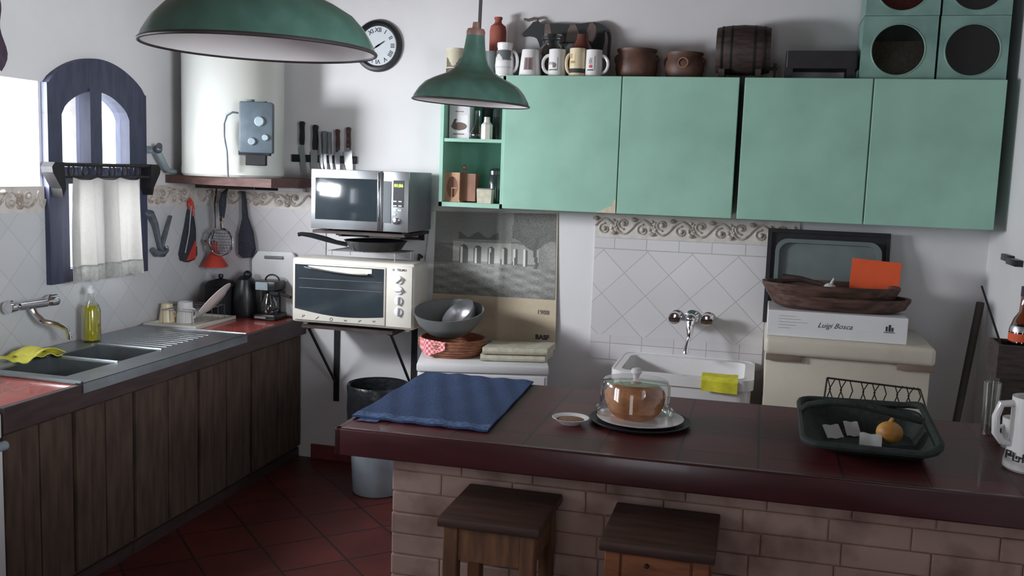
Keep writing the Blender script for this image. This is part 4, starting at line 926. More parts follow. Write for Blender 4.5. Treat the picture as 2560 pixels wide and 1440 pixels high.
for q in ([(-1.176, 2.534), (-1.150, 2.536), (-1.136, 2.47), (-1.18, 2.47)], [(-1.04, 2.530), (-1.012, 2.532), (-.99, 2.49), (-.985, 2.442), (-1.062, 2.440), (-1.055, 2.49)], [(-.935, 2.538), (-.918, 2.540), (-.900, 2.52), (-.898, 2.47), (-.915, 2.44), (-.94, 2.45), (-.95, 2.50)]):
    obj('patch', MB().prism(q, 'xz', 5.1005, 5.1021), m_cowpatch, cw_, smooth=False)
def pot_(lab, x, r, h, ring):
    t = thing('clay_pot', lab, 'pot', (x, 5.02, ZT), group='clay pots on the cabinet top')
    obj('pot_body', MB().lathe([(0, 0), (r*.82, 0), (r*.92, .02), (r, .06), (r*.98, .09), (r*.9, h-.035), (r*.88, h-.02), (r*.95, h-.008), (r*.95, h), (r*.88, h), (r*.85, .02), (0, .015)], (x, 5.02, ZT), 36), m_clay, t)
    if ring: obj('round_emblem', MB().lathe([(.026, 0), (.026, .004), (.021, .004), (.021, 0)], (x, 5.02-r*.985, ZT+.085), 24, axis='y'), m_wood_mid, t)
    for a in (0, PI): obj('lug', MB().tube(handle_pts((x, 5.02, ZT), r*.93, h*.55, h*.82, a, .014), .006, 8), m_clay, t)
pot_('wide reddish brown clay pot, left of the two beside the barrel', -.668, .108, .158, False)
pot_('smaller clay pot with round emblem, right of the two beside the barrel', -.425, .098, .142, True)
br = thing('wooden_barrel', 'small dark wooden barrel lying on a cradle on the cabinet top', 'barrel', (-.14, 5.0, ZT))
obj('cask', MB().lathe([(0, 0), (.108, 0), (.110, .005), (.118, .05), (.123, .13), (.118, .21), (.110, .255), (.108, .26), (0, .26)], (-.268, 5.01, ZT+.155), 36, axis='x'), m_woodd, br)
for dx in (.03, .075, .185, .23): obj('hoop', MB().lathe([(.1165+.004*(.06 < dx < .2), 0), (.1175+.004*(.06 < dx < .2), .006), (.1165+.004*(.06 < dx < .2), .012)], (-.268+dx-.006, 5.01, ZT+.155), 36, axis='x'), m_iron, br)
b = MB()
for x in (-.235, -.06): b.prism([(4.92, ZT), (5.10, ZT), (5.10, ZT+.055), (5.07, ZT+.05), (5.01, ZT+.035), (4.95, ZT+.05), (4.92, ZT+.055)], 'yz', x-.014, x+.014)
obj('cradle', b, m_wood_post, br, smooth=False)
obj('tap', MB().tube([(-.008, 4.99, ZT+.065), (.03, 4.99, ZT+.065)], .009, 8).tube([(.018, 4.99, ZT+.02), (.018, 4.99, ZT+.085)], .006, 8).box(.008, .028, 4.985, 4.995, ZT+.083, ZT+.092), m_wood_post, br)
bz = thing('iron_brazier', 'low black iron brazier on legs between the barrel and the square tins', 'brazier', (.23, 5.0, ZT))
b = MB(); b.strip(rr_(.068, .398, 4.93, 5.11, .01), rr_(.076, .390, 4.938, 5.102, .008), 'xy', ZT+.065, ZT+.145); b.box(.07, .396, 4.932, 5.108, ZT+.062, ZT+.07)
obj('fire_box', b, m_blackish, bz, smooth=False)
for x in (.085, .37):
    obj('leg', MB().box(x-.018, x+.018, 4.935, 4.96, ZT, ZT+.066), m_blackish, bz, smooth=False); obj('leg', MB().box(x-.018, x+.018, 5.08, 5.105, ZT, ZT+.066), m_blackish, bz, smooth=False)
obj('ash_plate', MB().box(.09, .37, 4.95, 5.10, ZT+.004, ZT+.010), m_wood_mid, bz, smooth=False)
# square tins with round glass windows
def tin(lab, x0, x1, z0, z1, fill, cz=None):
    t = thing('storage_tin', lab, 'tin', ((x0+x1)/2, 5.0, z0), group='square green tins stacked at the right end')
    n = 48; ts = [2*PI*i/n+PI/4 for i in range(n)]; cx, cz = (x0+x1)/2-.004, (z0+z1)/2-.008; r = .118
    b = MB(); b.strip([sq(q, x0, x1, z0, z1) for q in ts], [(cx+r*math.cos(q), cz+r*math.sin(q)) for q in ts], 'xz', 4.866, 4.874)
    b.box(x0, x0+.004, 4.87, 5.14, z0, z1); b.box(x1-.004, x1, 4.87, 5.14, z0, z1); b.box(x0, x1, 4.87, 5.14, z0, z0+.004); b.box(x0, x1, 4.87, 5.14, z1-.004, z1); b.box(x0, x1, 5.136, 5.14, z0, z1)
    obj('tin_body', b, m_tin_green, t, smooth=False)
    obj('window_rim', MB().tube([(cx+r*math.cos(q), 4.867, cz+r*math.sin(q)) for q in ts], .004, 6, True), m_tin_green, t)
    obj('window', MB().lathe([(0, .002), (r, .002), (r, 0), (0, 0)], (cx, 4.873, cz), 40, axis='y'), m_tinglass, t)
    obj('contents', MB().box(x0+.006, x1-.006, 4.90, 5.13, z0+.005, z0+(z1-z0)*fill[0]), fill[1], t, smooth=False)
m_beans = M('dried_beans', C(92, 88, 70), .8, var=.3, scale=70, bump=.4); m_dark = M('dark_contents', C(34, 32, 34), .8, var=.3, scale=60); m_lent = M('red_lentils', C(150, 76, 76), .8, var=.25, scale=80)
tin('green square tin with pale contents, lower left of the stack by the brazier', .408, .732, ZD, 2.528, (.62, m_beans))
tin('green square tin with black window, lower right of the stack by the right wall', .742, 1.036, ZD, 2.528, (.97, m_dark))
tin('green square tin with reddish contents, upper left of the stack', .412, .734, 2.530, 2.822, (.5, m_lent))
tin('green square tin with dark contents, upper right of the stack by the right wall', .744, 1.036, 2.530, 2.822, (.7, m_dark))
tag(obj('wall_bracket', MB().box(XR-.022, XR, 4.63, 4.79, 1.428, 1.458, .003).box(XR-.034, XR, 4.48, 4.64, 1.422, 1.450, .003), m_black, loc=(XR, 4.64, 1.43)), 'short black metal rail fixed to the white right wall', 'rail')

# ------------------------------------------------------------------ pendant lamps
def lamp(lab, c, zr, tilt, cord_to):
    t = thing('pendant_lamp', lab, 'lamp', (c[0], c[1], zr), group='green enamel pendant lamps')
    R = Matrix.Rotation(tilt, 3, 'Y')
    prof = [(.200, 0), (.196, .012), (.188, .026), (.179, .040), (.160, .060), (.130, .077), (.094, .092), (.070, .108), (.052, .128), (.042, .152), (.035, .19), (.031, .225)]
    inn = [(r-.0025, z-.0025) for r, z in prof]
    o = (c[0], c[1], zr)
    obj('shade', MB().lathe(prof, o, 64, mtx=R), m_lamp_green, t)
    obj('enamel_lining', MB().lathe(inn, o, 64, mtx=R), m_lamp_white, t)
    obj('rim', MB().tube([Vector(o)+R @ Vector((.200*math.cos(2*PI*i/64), .200*math.sin(2*PI*i/64), -.001)) for i in range(64)], .0033, 8, True), m_lamp_rim, t)
    obj('cap', MB().lathe([(.031, .222), (.032, .236), (.028, .246), (.014, .248), (.012, .268), (0, .270)], o, 28, mtx=R), m_cap, t)
    obj('bulb', MB().lathe([(.016, .13), (.017, .10), (.028, .075), (.030, .06), (.02, .04), (0, .034)], o, 20, mtx=R), m_lamp_white, t)
    top_ = Vector(o)+R @ Vector((.012, 0, .236))
    obj('cord', MB().tube([top_, (top_+Vector(cord_to))/2, Vector(cord_to)], .0062, 8), m_cord, t)
    obj('ceiling_rose', MB().lathe([(.045, 0), (.04, -.02), (.012, -.03), (0, -.03)], (cord_to[0], cord_to[1], ZC), 20), m_lamp_white, t)
lamp('large looking green enamel pendant lamp nearest the viewer over the left side', (-.864, 1.545), 1.951, .012, (-.868, 1.545, ZC-.005))
lamp('green enamel pendant lamp hanging in front of the mint wall cabinets', (-.985, 3.19), 1.980, .045, (-.950, 3.19, ZC-.005))

# ------------------------------------------------------------------ washer with bowls, bin
WA = -.268   # turned a little from the wall
wc = Vector((-1.36, 4.76, 0))
wm = thing('washing_machine', 'white washing machine standing under the poster behind the bar', 'washing machine', wc, .268)
def L(name, mb, mat, parent, **k): return obj(name, mb, mat, parent, local=True, **k)
L('cabinet', MB().box(-.325, .325, -.245, .245, .01, .745, .008), m_white, wm)
L('lid', MB().box(-.33, .33, -.252, .25, .747, .790, .008), m_white, wm)
L('front_panel', MB().box(-.31, .31, -.249, -.244, .66, .735, .002), m_white, wm, smooth=False)
L('feet', MB().box(-.3, -.26, -.22, -.18, 0, .012).box(.26, .3, -.22, -.18, 0, .012).box(-.3, -.26, .18, .22, 0, .012).box(.26, .3, .18, .22, 0, .012), m_black, wm, smooth=False)
ZW = .7905
wb = thing('wicker_bowl', 'round reddish wicker bowl under the grey basin on the washing machine', 'basket', (-1.535, 4.72, ZW))
BC = (-1.525, 4.735, ZW)
b = MB()
for k in range(6): rad = .135+.018*math.sin((k+.5)/6*PI)+.006*k; b.tube([(BC[0]+rad*math.cos(2*PI*i/40), BC[1]+rad*math.sin(2*PI*i/40), ZW+.009+k*.0145) for i in range(40)], .0095, 6, True)
b.lathe([(0, .002), (.13, .002), (.13, .008), (0, .008)], BC, 32)
obj('weave', b, m_basketw, wb)
cl = MB(); cl.grid(lambda u, v: (-1.660+.155*u, 4.735-math.sqrt(max(0, .178**2-(-1.660+.155*u+1.525)**2))-.003-.006*math.sin(u*7), ZW+.100-(.085*(.35+.65*(1-abs(u-.38)*1.35)))*v-.01*u), 18, 10, .002)
tag(obj('napkin', cl, m_pink, loc=(-1.6, 4.56, ZW)), 'pink checked napkin hanging out of the wicker bowl', 'napkin')
gb_ = tag(obj('mixing_bowl', MB().lathe([(0, 0), (.085, 0), (.12, .022), (.165, .072), (.182, .122), (.186, .130), (.180, .130), (.16, .078), (.115, .030), (.08, .008), (0, .008)], (-1.545, 4.745, ZW+.105), 48, mtx=Matrix.Rotation(.20, 3, 'X')), m_bowlgrey, loc=(-1.548, 4.735, ZW+.095)), 'large grey plastic basin stacked on the wicker bowl on the washing machine', 'bowl')
am = Matrix.Rotation(.62, 3, 'X') @ Matrix.Rotation(-.45, 3, 'Y')
tag(obj('metal_bowl', MB().lathe([(0, 0), (.045, .003), (.075, .02), (.092, .052), (.098, .082), (.095, .082), (.088, .052), (.072, .023), (.043, .006), (0, .003)], (-1.478, 4.815, ZW+.155), 40, mtx=am), m_alu, loc=(-1.475, 4.765, ZW+.12)), 'shiny metal bowl lying tilted inside the grey basin', 'bowl')
for k, (z, lab) in enumerate(((ZW, 'folded beige cloth on the washing machine, lower of two'), (ZW+.036, 'folded beige cloth on the washing machine, upper of two'))):
    def towel(u, v, z=z, k=k):
        x = -1.335+.01*k+.315*u; y = 4.61+.155*u*.6+.20*v
        return (x, y, z+.034-.010*u*(k == 1)-(.014*max(0, u-.8)*5*(k == 1)))
    t_ = MB()
    for j in range(3):
        zz = z+.001+j*.0115
        t_.grid(lambda u, v, zz=zz: (lambda q: (q[0], q[1]+.004*j, zz+.0105+.0015*math.sin(u*14+j)))(towel(u, v)), 16, 8, .010)
    t_.tube([(lambda q: (q[0], q[1], z+.018))(towel(i/12, 0)) for i in range(13)], .0165, 10)
    tag(obj('folded_cloth', t_, m_towel, loc=(-1.2, 4.7, z)), lab, 'cloth', 'folded cloths on the washing machine')
bn = thing('waste_bin', 'pale bin with black liner standing between counter and washing machine', 'bin', (-1.935, 4.74, 0))
obj('bin_body', MB().lathe([(0, .003), (.125, .003), (.130, .01), (.160, .55), (.155, .55), (.126, .012), (0, .012)], (-1.93, 4.72, 0), 36), m_bin, bn)
obj('liner', MB().lathe([(.163, .40), (.168, .46), (.166, .53), (.170, .585), (.164, .597), (.152, .59), (.148, .5), (.13, .3), (0, .22)], (-1.93, 4.72, 0), 36), m_liner, bn)

# ------------------------------------------------------------------ appliance under the wine box and what stands on it
fz = thing('white_appliance', 'cream white appliance with rounded worktop right of the trough', 'appliance', (.42, 4.87, 0))
obj('cabinet', MB().box(.062, .785, 4.62, 5.13, .01, .940, .006), m_offw, fz)
obj('worktop', MB().box(.052, .800, 4.585, 5.14, .942, 1.028, .022, 4), m_offw, fz)
for x in (.062, .64): obj('corner_strip', MB().box(x, x+.16, 4.600, 4.622, .915, .948, .003), m_strip, fz)
obj('feet', MB().box(.09, .14, 4.66, 4.71, 0, .012).box(.71, .76, 4.66, 4.71, 0, .012).box(.09, .14, 5.03, 5.08, 0, .012).box(.71, .76, 5.03, 5.08, 0, .012), m_black, fz, smooth=False)
wx = thing('wine_box', 'flat white cardboard wine box with script lettering on the cream appliance', 'box', (.37, 4.78, 1.028))
obj('carton', MB().box(.060, .676, 4.625, 4.97, 1.029, 1.150, .002, 1), m_white, wx, smooth=False)
obj('script_lettering', MB().text('Luigi Bosca', .034, wallmtx(.36, 4.6246, 1.092), .0003, shear=.45), m_ink, wx, smooth=False)
b = MB()
for i, w_ in enumerate((.075, .10, .13, .08, .055)): b.box(.11, .11+w_, 4.6240, 4.6252, 1.125-i*.014, 1.1262-i*.014)
obj('print_lines', b, m_inkgrey, wx, smooth=False)
obj('emblem', MB().box(.582, .590, 4.6240, 4.6252, 1.085, 1.108).box(.594, .604, 4.6240, 4.6252, 1.085, 1.116).box(.607, .615, 4.6240, 4.6252, 1.085, 1.104).box(.574, .622, 4.6240, 4.6252, 1.079, 1.082), m_ink, wx, smooth=False)
def batea(lab, cx, cy, z, a, b_, h, rot, sag):
    R = Matrix.Rotation(rot, 3, 'Z'); V = []
    prof = [(0, 0), (.78, 0), (.93, .28), (1.0, .85), (1.0, 1), (.93, 1), (.86, .40), (.70, .18), (0, .15)]
    m = MB(); m.lathe(prof, (0, 0, 0), 64)
    for q in m.bm.verts:
        l_ = math.hypot(q.co.x, q.co.y) or 1; cx_, sy_ = q.co.x/l_, q.co.y/l_
        k_ = max(1e-9, abs(cx_)**2.6+abs(sy_)**2.6)**(-1/2.6) if l_ > 1e-6 and (cx_ or sy_) else 1; q.co = R @ Vector((q.co.x*k_*a, q.co.y*k_*b_, q.co.z*h))+Vector((cx, cy, z))
    return tag(obj('wooden_bowl', m, m_batea, loc=(cx, cy, z)), lab, 'bowl', 'long wooden bowls on the wine box')
batea('long dark wooden bowl resting directly on the wine box', .38, 4.80, 1.151, .325, .155, .068, .02, 0)
batea('long dark wooden bowl nested in another one, topmost of the stack', .34, 4.80, 1.196, .315, .150, .075, .03, 0)
tk = thing('roasting_tray', 'black rectangular tray with raised edge leaning against the back wall', 'tray', (.33, 5.05, 1.03))
tm = Matrix.Translation((.335, 5.035, 1.03)) @ Matrix.Rotation(-.16, 4, 'X')
b = MB(); b.box(-.29, .29, -.004, .004, 0, .478); b.strip([(-.295, 0), (.295, 0), (.295, .482), (-.295, .482)], [(-.275, .02), (.275, .02), (.275, .462), (-.275, .462)], 'xz', -.018, .006)
bmesh.ops.transform(b.bm, matrix=tm, verts=b.bm.verts); obj('tray_plate', b, m_blackish, tk, smooth=False)
gt = MB(); n = 6
def rrz(x0, x1, z0, z1, r): return rr_(x0, x1, z0, z1, r)
gt.strip(rrz(-.255, .255, .02, .43, .06), rrz(-.235, .235, .04, .41, .05), 'xz', -.05, -.020); gt.prism(rrz(-.245, .245, .03, .42, .05), 'xz', -.026, -.019)
bmesh.ops.transform(gt.bm, matrix=tm, verts=gt.bm.verts)
tag(obj('plastic_tray', gt, m_plasticgrey, loc=(.335, 4.99, 1.03)), 'grey rounded plastic tray leaning in front of the black roasting tray', 'tray')
oc = MB(); oc.box(-.112, .112, -.004, .004, -.075, .075); bmesh.ops.transform(oc.bm, matrix=Matrix.Translation((.548, 4.885, 1.312)) @ Matrix.Rotation(.06, 4, 'Y') @ Matrix.Rotation(-.2, 4, 'X'), verts=oc.bm.verts)
tag(obj('orange_folder', oc, m_orange, loc=(.545, 4.885, 1.24), smooth=False), 'bright orange folder standing in the top wooden bowl', 'folder')
tag(obj('wooden_spoon', MB().tube([(.12, 4.79, 1.285), (.20, 4.78, 1.288), (.30, 4.77, 1.268)], [.022, .014, .010], 8), m_woodd, loc=(.2, 4.78, 1.27)), 'dark wooden spoon lying across the top wooden bowl', 'spoon')
tag(obj('garlic_bulb', MB().sphere((.335, 4.77, 1.255), .026, (1.1, 1, .85)).tube([(.34, 4.77, 1.27), (.352, 4.765, 1.302)], [.009, .004], 6), m_paper, loc=(.335, 4.77, 1.235)), 'white garlic bulb in the top wooden bowl', 'garlic')
tag(obj('broom_stick', MB().tube([(.868, 4.66, 0.014), (.958, 4.84, .671), (1.050, 5.02, 1.20)], [.016, .017, .019], 12), m_stick, loc=(.868, 4.66, 0)), 'dark stick leaning in the corner by the right wall', 'stick')

# ------------------------------------------------------------------ bar
bar = thing('breakfast_bar', 'brick breakfast bar with thick dark red tiled top across the foreground', 'bar', (-.1, 3.27, 0), .0)
TH = .0147
RB = Matrix.Translation((.021, .006, 0)) @ Matrix.Rotation(TH, 4, 'Z')
b = MB(); b.box(-1.262, 1.02, 2.855, 3.71, .811, .901)
bmesh.ops.transform(b.bm, matrix=RB, verts=b.bm.verts); obj('countertop', b, m_bartop, bar, smooth=False)
b = MB()
b.strip([(-1.262, 2.855), (1.02, 2.855), (1.02, 3.71), (-1.262, 3.71)], [(-1.25, 2.870), (1.008, 2.870), (1.008, 3.698), (-1.25, 3.698)], 'xy', .809, .9013)
bmesh.ops.transform(b.bm, matrix=RB, verts=b.bm.verts)
# thick rounded front and end edging
e = MB(); e.box(-1.285, 1.035, 2.835, 2.862, .810, .9015, .007, 3); e.box(-1.285, -1.258, 2.835, 3.725, .810, .9015, .007, 3)
b.bm.free(); b = e
bmesh.ops.transform(b.bm, matrix=RB, verts=b.bm.verts); obj('edge_band', b, m_baredge, bar)
b = MB(); 
yb0 = 2.965
def brickface(u, v):
    x = -1.125+2.14*u; z = .0+.81*v
    return (x, yb0+.004*math.sin(z*82)+.003*math.sin(x*23+z*11), z)
b.box(-1.125, 1.02, yb0+.006, 3.62, 0, .811)
for r_ in range(11):
    z = .004+r_*.0735; x = -1.128-(.06 if r_ % 2 else 0)
    while x < 1.0:
        w_ = .245+random.uniform(-.012, .012); x0_ = max(x, -1.128-random.uniform(0, .006)); x1_ = min(x+w_, 1.02)
        if x1_-x0_ > .03: b.box(x0_, x1_-.0015, yb0-.003+random.uniform(-.002, .002), yb0+.03, z, min(z+.072, .810), .006, 2)
        x += w_
bmesh.ops.transform(b.bm, matrix=RB, verts=b.bm.verts); obj('brick_base', b, M('painted_brick_rough', C(138, 108, 97), .9, var=.25, scale=6, c2=C(172, 144, 134), bump=.25, lo=.3, hi=.52, detail=7), bar, smooth=False)
ZB = .9017
def dn(u, v):
    A, B_, Cc, D = Vector((-1.300, 2.948, 0)), Vector((-.820, 2.940, 0)), Vector((-.850, 3.725, 0)), Vector((-1.312, 3.725, 0))
    p = A.lerp(B_, u).lerp(D.lerp(Cc, u), v)
    return (p.x, p.y, ZB+.0102+.0015*math.sin(u*13)*math.sin(v*11)+.0018*math.sin(u*31+v*17))
dt = thing('denim_mat', 'blue denim place mat with faded seam spread on the left end of the bar', 'place mat', (-1.05, 3.33, ZB))
obj('cloth', MB().grid(dn, 40, 50, .006), m_denim, dt)
obj('faded_seam', MB().grid(lambda u, v: (lambda q: (q[0], q[1], q[2]+.0012))(dn(u, .005+.075*v)), 60, 4, .001), m_denim_seam, dt)
obj('label_tag', MB().grid(lambda u, v: (-1.270+.07*u, 2.922+.03*v, ZB+.004), 6, 3, .0015), m_denim_seam, dt)
sd = thing('spice_dish', 'small white dish of dried spice on the bar beside the cake plate', 'dish', (-.588, 3.165, ZB))
obj('dish', MB().lathe([(0, 0), (.034, 0), (.038, .004), (.062, .020), (.064, .022), (.061, .022), (.036, .007), (0, .006)], (-.588, 3.165, ZB), 36), m_porc, sd)
obj('spice', MB().lathe([(0, .019), (.02, .0175), (.048, .014), (.036, .007), (0, .006)], (-.588, 3.165, ZB), 28), m_spice, sd)
PC = (-.362, 3.265)
tag(obj('tray_plate', MB().lathe([(0, 0), (.155, 0), (.172, .008), (.176, .014), (.170, .014), (.150, .006), (0, .006)], (PC[0], PC[1], ZB), 48), m_blackish, loc=(PC[0], PC[1], ZB)), 'round dark charger plate on the bar under the white cake plate', 'plate')
tag(obj('cake_plate', MB().lathe([(0, 0), (.10, 0), (.12, .006), (.148, .013), (.150, .016), (.146, .016), (.118, .010), (0, .008)], (PC[0], PC[1], ZB+.0065), 48), m_porc, loc=(PC[0], PC[1], ZB+.0065)), 'white cake plate on the dark charger under the clear dome', 'plate')
z0 = ZB+.0150
DC = (-.385, 3.285)
bd_ = thing('round_cake', 'golden brown round cake under the clear dome', 'cake', (DC[0], DC[1], z0))
obj('cake_body', MB().lathe([(0, 0), (.068, 0), (.088, .02), (.104, .055), (.106, .085), (.090, .105), (.05, .114), (.014, .108), (0, .106)], (DC[0], DC[1], z0), 40), m_bread, bd_)
dm = thing('cake_dome', 'clear plastic cake dome with white knob standing on the bar', 'cake dome', (DC[0], DC[1], z0))
obj('dome', MB().lathe([(.128, .002), (.134, .012), (.134, .030), (.124, .036), (.122, .048), (.120, .116), (.112, .130), (.09, .134), (0, .138)], (DC[0], DC[1], z0), 56), m_clear, dm)
obj('knob', MB().lathe([(.010, .138), (.012, .148), (.019, .156), (.019, .166), (.012, .172), (0, .173)], (DC[0], DC[1], z0), 24), m_porc, dm)
# basket with lining, wire rail and fruit
bk = thing('bread_basket', 'dark green fabric lined wire basket on the right part of the bar', 'basket', (.40, 3.33, ZB))
def bf(x0, x1, y0, y1): return rr_(x0, x1, y0, y1, .05, 4)
b = MB(); lv = [((.235, .54, 3.125, 3.42), 0), ((.205, .555, 3.07, 3.45), .042), ((.172, .568, 3.015, 3.485), .082)]
outs = [[Vector((x, y, ZB+.001+h*(.55+.45*min(1, (y-q[2])/(q[3]-q[2]))))) for x, y in bf(*q)] for q, h in lv]; ins = [[p+(Vector((.375, 3.25, p.z))-p).normalized()*.012 for p in o_] for o_ in outs]
V = []; F = []; n = len(outs[0])
rows = outs+[ins[2], ins[1], [p+Vector((0, 0, .010)) for p in ins[0]]]
for r_ in rows: V += r_
for j in range(len(rows)-1):
    for i in range(n): i2 = (i+1) % n; F.append((j*n+i, j*n+i2, (j+1)*n+i2, (j+1)*n+i))
F.append(tuple(range(n))); F.append(tuple((len(rows)-1)*n+i for i in range(n)))
b.add(V, F); obj('lining', b, m_basket, bk)
obj('padded_rim', MB().tube([p+Vector((0, 0, .006+.02*max(0, math.sin((i/n)*2*PI)))) for i, p in enumerate(outs[2])], .012, 8, True), m_basket, bk)
w_ = MB(); zz0, zz1 = ZB+.09, ZB+.168
w_.tube([(.26, 3.492, zz1), (.565, 3.482, zz1-.012)], .0035, 6); w_.tube([(.22, 3.492, zz0), (.565, 3.482, zz0)], .003, 6)
for i in range(9):
    x = .262+i*.037; w_.tube([(x, 3.492, zz0), (x+.012, 3.491, (zz0+zz1)/2), (x, 3.490, zz1-.001*i)], .0022, 5)
    if i % 3 != 2: w_.tube([(x+.024, 3.491, zz0), (x+.008, 3.490, (zz0+zz1)/2), (x+.026, 3.489, zz1-.001*i)], .0022, 5)
w_.tube([(.565, 3.482, zz1-.012), (.572, 3.40, zz1-.05), (.570, 3.28, zz0-.004)], .003, 6)
w_.tube([(.26, 3.492, zz1), (.255, 3.492, zz0)], .0035, 6)
obj('wire_rail', w_, m_wire, bk)
hd = MB(); hd.tube([(.170, 3.30, ZB+.088), (.19, 3.30, ZB+.108), (.26, 3.30, ZB+.124), (.34, 3.30, ZB+.126), (.43, 3.30, ZB+.112), (.55, 3.30, ZB+.088)], [.010, .012, .012, .013, .013, .012], 8)
obj('handle', hd, m_basket, bk)
tag(obj('small_squash', MB().sphere((0.445, 3.24, ZB+.055), .040, (1.05, 1, .92), 24, 14).tube([(.445, 3.24, ZB+.088), (.450, 3.235, ZB+.104)], [.008, .005], 6), m_fruit, loc=(.445, 3.24, ZB+.012)), 'small orange yellow squash lying in the green lined basket', 'squash')
for (x, y, rz_, w1, w2, lab) in ((.275, 3.27, .5, .075, .035, 'white paper slip at the left side inside the basket'), (.385, 3.20, -.1, .085, .03, 'white paper slip at the front inside the basket'), (.34, 3.33, .2, .06, .05, 'grey white paper slip at the back inside the basket')):
    pp = MB(); pp.grid(lambda u, v: ((u-.5)*w1*.8, (v-.5)*w2*1.1, ZB+.0165+.035*v+.002*math.sin(u*9)), 6, 4, .001)
    bmesh.ops.transform(pp.bm, matrix=Matrix.Translation((x, y, 0)) @ Matrix.Rotation(rz_, 4, 'Z'), verts=pp.bm.verts)
    tag(obj('paper_slip', pp, m_paper, loc=(x, y, ZB+.016)), lab, 'paper', 'papers in the basket')

# ------------------------------------------------------------------ right end of the bar
mg = thing('ceramic_tankard', 'large white mug with black Greek key band at the right end of the bar', 'mug', (.835, 3.15, ZB))
RC = (.838, 3.16)
obj('mug_body', MB().lathe([(0, 0), (.066, 0), (.073, .008), (.072, .03), (.062, .075), (.062, .225), (.058, .225), (.056, .08), (0, .07)], (RC[0], RC[1], ZB), 40), m_porc, mg)
obj('handle', MB().tube([(RC[0]-.055, RC[1]-.01, ZB+.205), (RC[0]-.095, RC[1]-.015, ZB+.20), (RC[0]-.107, RC[1]-.015, ZB+.16), (RC[0]-.104, RC[1]-.015, ZB+.11), (RC[0]-.085, RC[1]-.012, ZB+.085), (RC[0]-.056, RC[1]-.01, ZB+.078)], [.011, .012, .012, .012, .012, .011], 10), m_porc, mg)
def keyband(mb, r, z0, h, k=12):
    for i in range(k):
        a0 = -2.9+i*.42
        pts = [(0, 0), (0, 1), (.62, 1), (.62, .42), (.36, .42), (.36, .68)]
        if i % 2: pts = [(0, 1), (0, 0), (.62, 0), (.62, .6), (.34, .6), (.34, .3)]
        P = []
        for u, v in pts: a = a0+u*.42; P.append((RC[0]+r*math.cos(a), RC[1]+r*math.sin(a), z0+h*v))
        mb.tube(P, .0028, 5)
        a = a0+.42; mb.tube([P[-1] if False else (RC[0]+r*math.cos(a0+.26), RC[1]+r*math.sin(a0+.26), z0+h*.5), (RC[0]+r*math.cos(a), RC[1]+r*math.sin(a), z0+h*.5)], .0024, 5)
kbm = MB(); keyband(kbm, .0705, ZB+.036, .024); obj('key_band', kbm, m_ink, mg)
m2 = thing('coffee_mug', 'white mug partly hidden behind the Greek key tankard', 'mug', (.87, 3.40, ZB))
obj('mug_body', MB().lathe(cup_prof(.044, .046, .10, .004), (.862, 3.42, ZB), 28), m_porc, m2); obj('handle', MB().tube(handle_pts((.862, 3.42, ZB), .045, .025, .075, PI+.3, .03), .006, 8), m_porc, m2)
tag(obj('glass_tumbler', MB().lathe([(0, 0), (.022, 0), (.024, .004), (.029, .185), (.027, .185), (.022, .008), (0, .006)], (.812, 3.575, ZB), 28), m_clear, loc=(.812, 3.575, ZB)), 'tall clear glass tumbler left of the wooden caddy at the bar end', 'glass')
wbx = thing('wooden_caddy', 'dark wooden caddy with open tray top at the right end of the bar', 'caddy', (.91, 3.68, ZB))
obj('case', MB().box(.842, .985, 3.62, 3.75, ZB, ZB+.195), m_woodd, wbx, smooth=False)
b = MB(); b.strip([(.826, 3.605), (1.0, 3.605), (1.0, 3.765), (.826, 3.765)], [(.836, 3.615), (.99, 3.615), (.99, 3.755), (.836, 3.755)], 'xy', ZB+.195, ZB+.312); b.box(.828, .998, 3.607, 3.763, ZB+.194, ZB+.204)
obj('tray_top', b, m_woodd, wbx, smooth=False)
zq = ZB+.205
lb = thing('liquor_bottle', 'amber glass liquor bottle with silver and orange bands standing in the wooden caddy', 'bottle', (.915, 3.70, zq))
BQ = (.922, 3.705, zq)
obj('glass', MB().lathe([(0, 0), (.044, 0), (.046, .01), (.046, .15), (.034, .19), (.019, .215), (.017, .27)], BQ, 28), m_amber, lb)
obj('cap', MB().lathe([(.019, 0), (.019, .035), (0, .036)], (BQ[0], BQ[1], zq+.27), 16), m_dkcloth, lb)
obj('label', MB().lathe([(.0465, .112), (.0468, .125), (.0465, .14)], BQ, 28), m_orange, lb)
obj('neck_band', MB().lathe([(.0465, .146), (.0448, .158), (.042, .166)], BQ, 28), m_alu, lb)
tag(obj('skewer', MB().tube([(.880, 3.64, zq), (.842, 3.64, zq+.095), (.760, 3.64, zq+.305)], [.004, .004, .0035], 8), m_iron, loc=(.880, 3.64, zq)), 'thin dark rod leaning out of the wooden caddy at the bar end', 'rod')

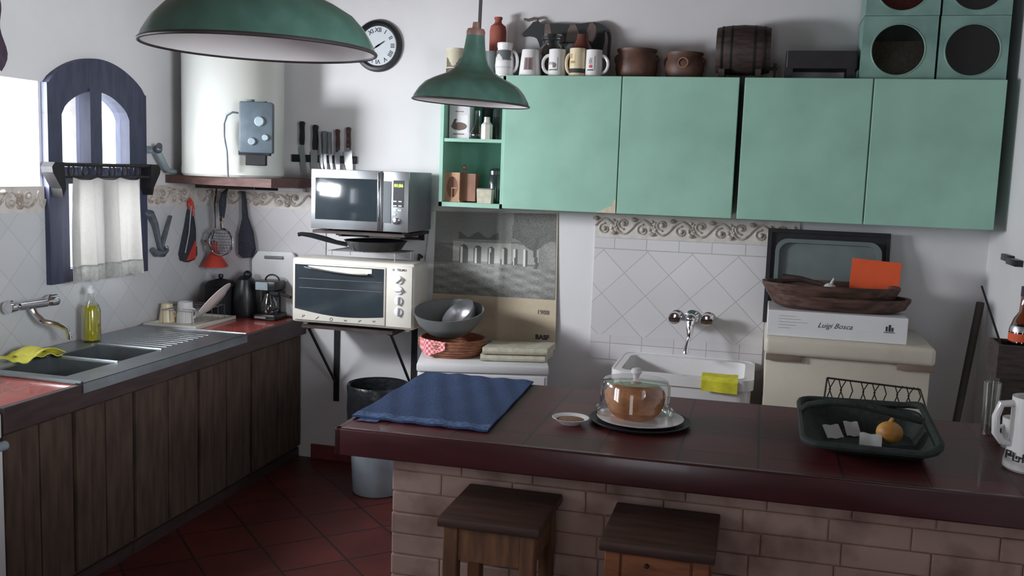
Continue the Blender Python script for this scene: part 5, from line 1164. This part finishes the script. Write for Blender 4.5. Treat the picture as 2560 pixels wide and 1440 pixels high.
# ------------------------------------------------------------------ stools
def stool(lab, x0, x1, y0, y1, zt, drawer, mt, ms):
    t = thing('bar_stool', lab, 'stool', ((x0+x1)/2, (y0+y1)/2, 0), group='wooden stools at the bar')
    obj('seat', MB().box(x0, x1, y0, y1, zt-.030, zt, .006, 2), ms, t)
    i = .016; ls = []
    for (lx, ly) in ((x0+i, y0+i), (x1-i-.044, y0+i), (x0+i, y1-i-.044), (x1-i-.044, y1-i-.044)):
        obj('leg', MB().box(lx, lx+.044, ly, ly+.044, 0, zt-.030, .003, 1), mt, t, smooth=False)
    az = .105
    fr_ = obj('apron', MB().box(x0+i+.044, x1-i-.044, y0+i+.008, y0+i+.026, zt-.03-az, zt-.03, .002, 1), mt, t, smooth=False)
    obj('apron', MB().box(x0+i+.044, x1-i-.044, y1-i-.026, y1-i-.008, zt-.03-az, zt-.03, .002, 1), mt, t, smooth=False)
    for lx in (x0+i+.008, x1-i-.026): obj('apron', MB().box(lx, lx+.018, y0+i+.044, y1-i-.044, zt-.03-az, zt-.03, .002, 1), mt, t, smooth=False)
    for lx in (x0+i+.01, x1-i-.03): obj('stretcher', MB().box(lx, lx+.02, y0+i+.044, y1-i-.044, .16, .20, .003, 1), mt, t, smooth=False)
    obj('stretcher', MB().box(x0+i+.044, x1-i-.044, y0+i+.012, y0+i+.032, .22, .26, .003, 1), mt, t, smooth=False)
    if drawer:
        d = obj('drawer_front', MB().box(x0+i+.05, x1-i-.05, y0+i+.002, y0+i+.009, zt-.03-az+.006, zt-.036, .002, 1), mt, t, smooth=False)
        obj('knob', MB().lathe([(.007, 0), (.007, .004), (.005, .010), (0, .011)], ((x0+x1)/2-.025, y0+i+.002, zt-.062), 14, axis='y'), m_iron, d)
stool('wooden stool with brown seat at the bar, left one without drawer', -.872, -.560, 2.600, 2.935, .73, False, m_wood_stool, m_wood_seat)
stool('amber wooden stool at the bar, right one with a small drawer knob', -.384, -.062, 2.580, 2.925, .73, True, M('wood_stool_orange', C(128, 74, 44), .6, var=.25, scale=7, stretch=(1, 5, 6), c2=C(142, 86, 52)), m_wood_seat)

# ------------------------------------------------------------------ stove at the left frame edge
sv = thing('white_stove', 'white enamelled stove at the left frame edge beside the plank cabinets', 'stove', (-2.85, 2.5, 0))
obj('body', MB().box(XL+.01, -2.585, 2.22, 2.782, .02, .835, .010, 3), m_white, sv)
dr = obj('oven_door', MB().box(-2.585, -2.566, 2.235, 2.776, .15, .715, .006, 2), m_white, sv)
obj('door_handle', MB().tube([(-2.545, 2.26, .725), (-2.545, 2.765, .725)], .017, 12).tube([(-2.57, 2.30, .725), (-2.545, 2.30, .725)], .01, 8).tube([(-2.57, 2.72, .725), (-2.545, 2.72, .725)], .01, 8), m_dial, dr)
cpn = obj('control_panel', MB().box(-2.585, -2.568, 2.235, 2.776, .745, .835, .006, 2), m_white, sv)
obj('hob', MB().box(XL+.012, -2.588, 2.23, 2.775, .836, .848, .004, 2), m_steel, sv)
obj('feet', MB().box(-3.2, -3.15, 2.26, 2.31, 0, .022).box(-2.66, -2.61, 2.26, 2.31, 0, .022).box(-3.2, -3.15, 2.70, 2.75, 0, .022).box(-2.66, -2.61, 2.70, 2.75, 0, .022), m_black, sv, smooth=False)
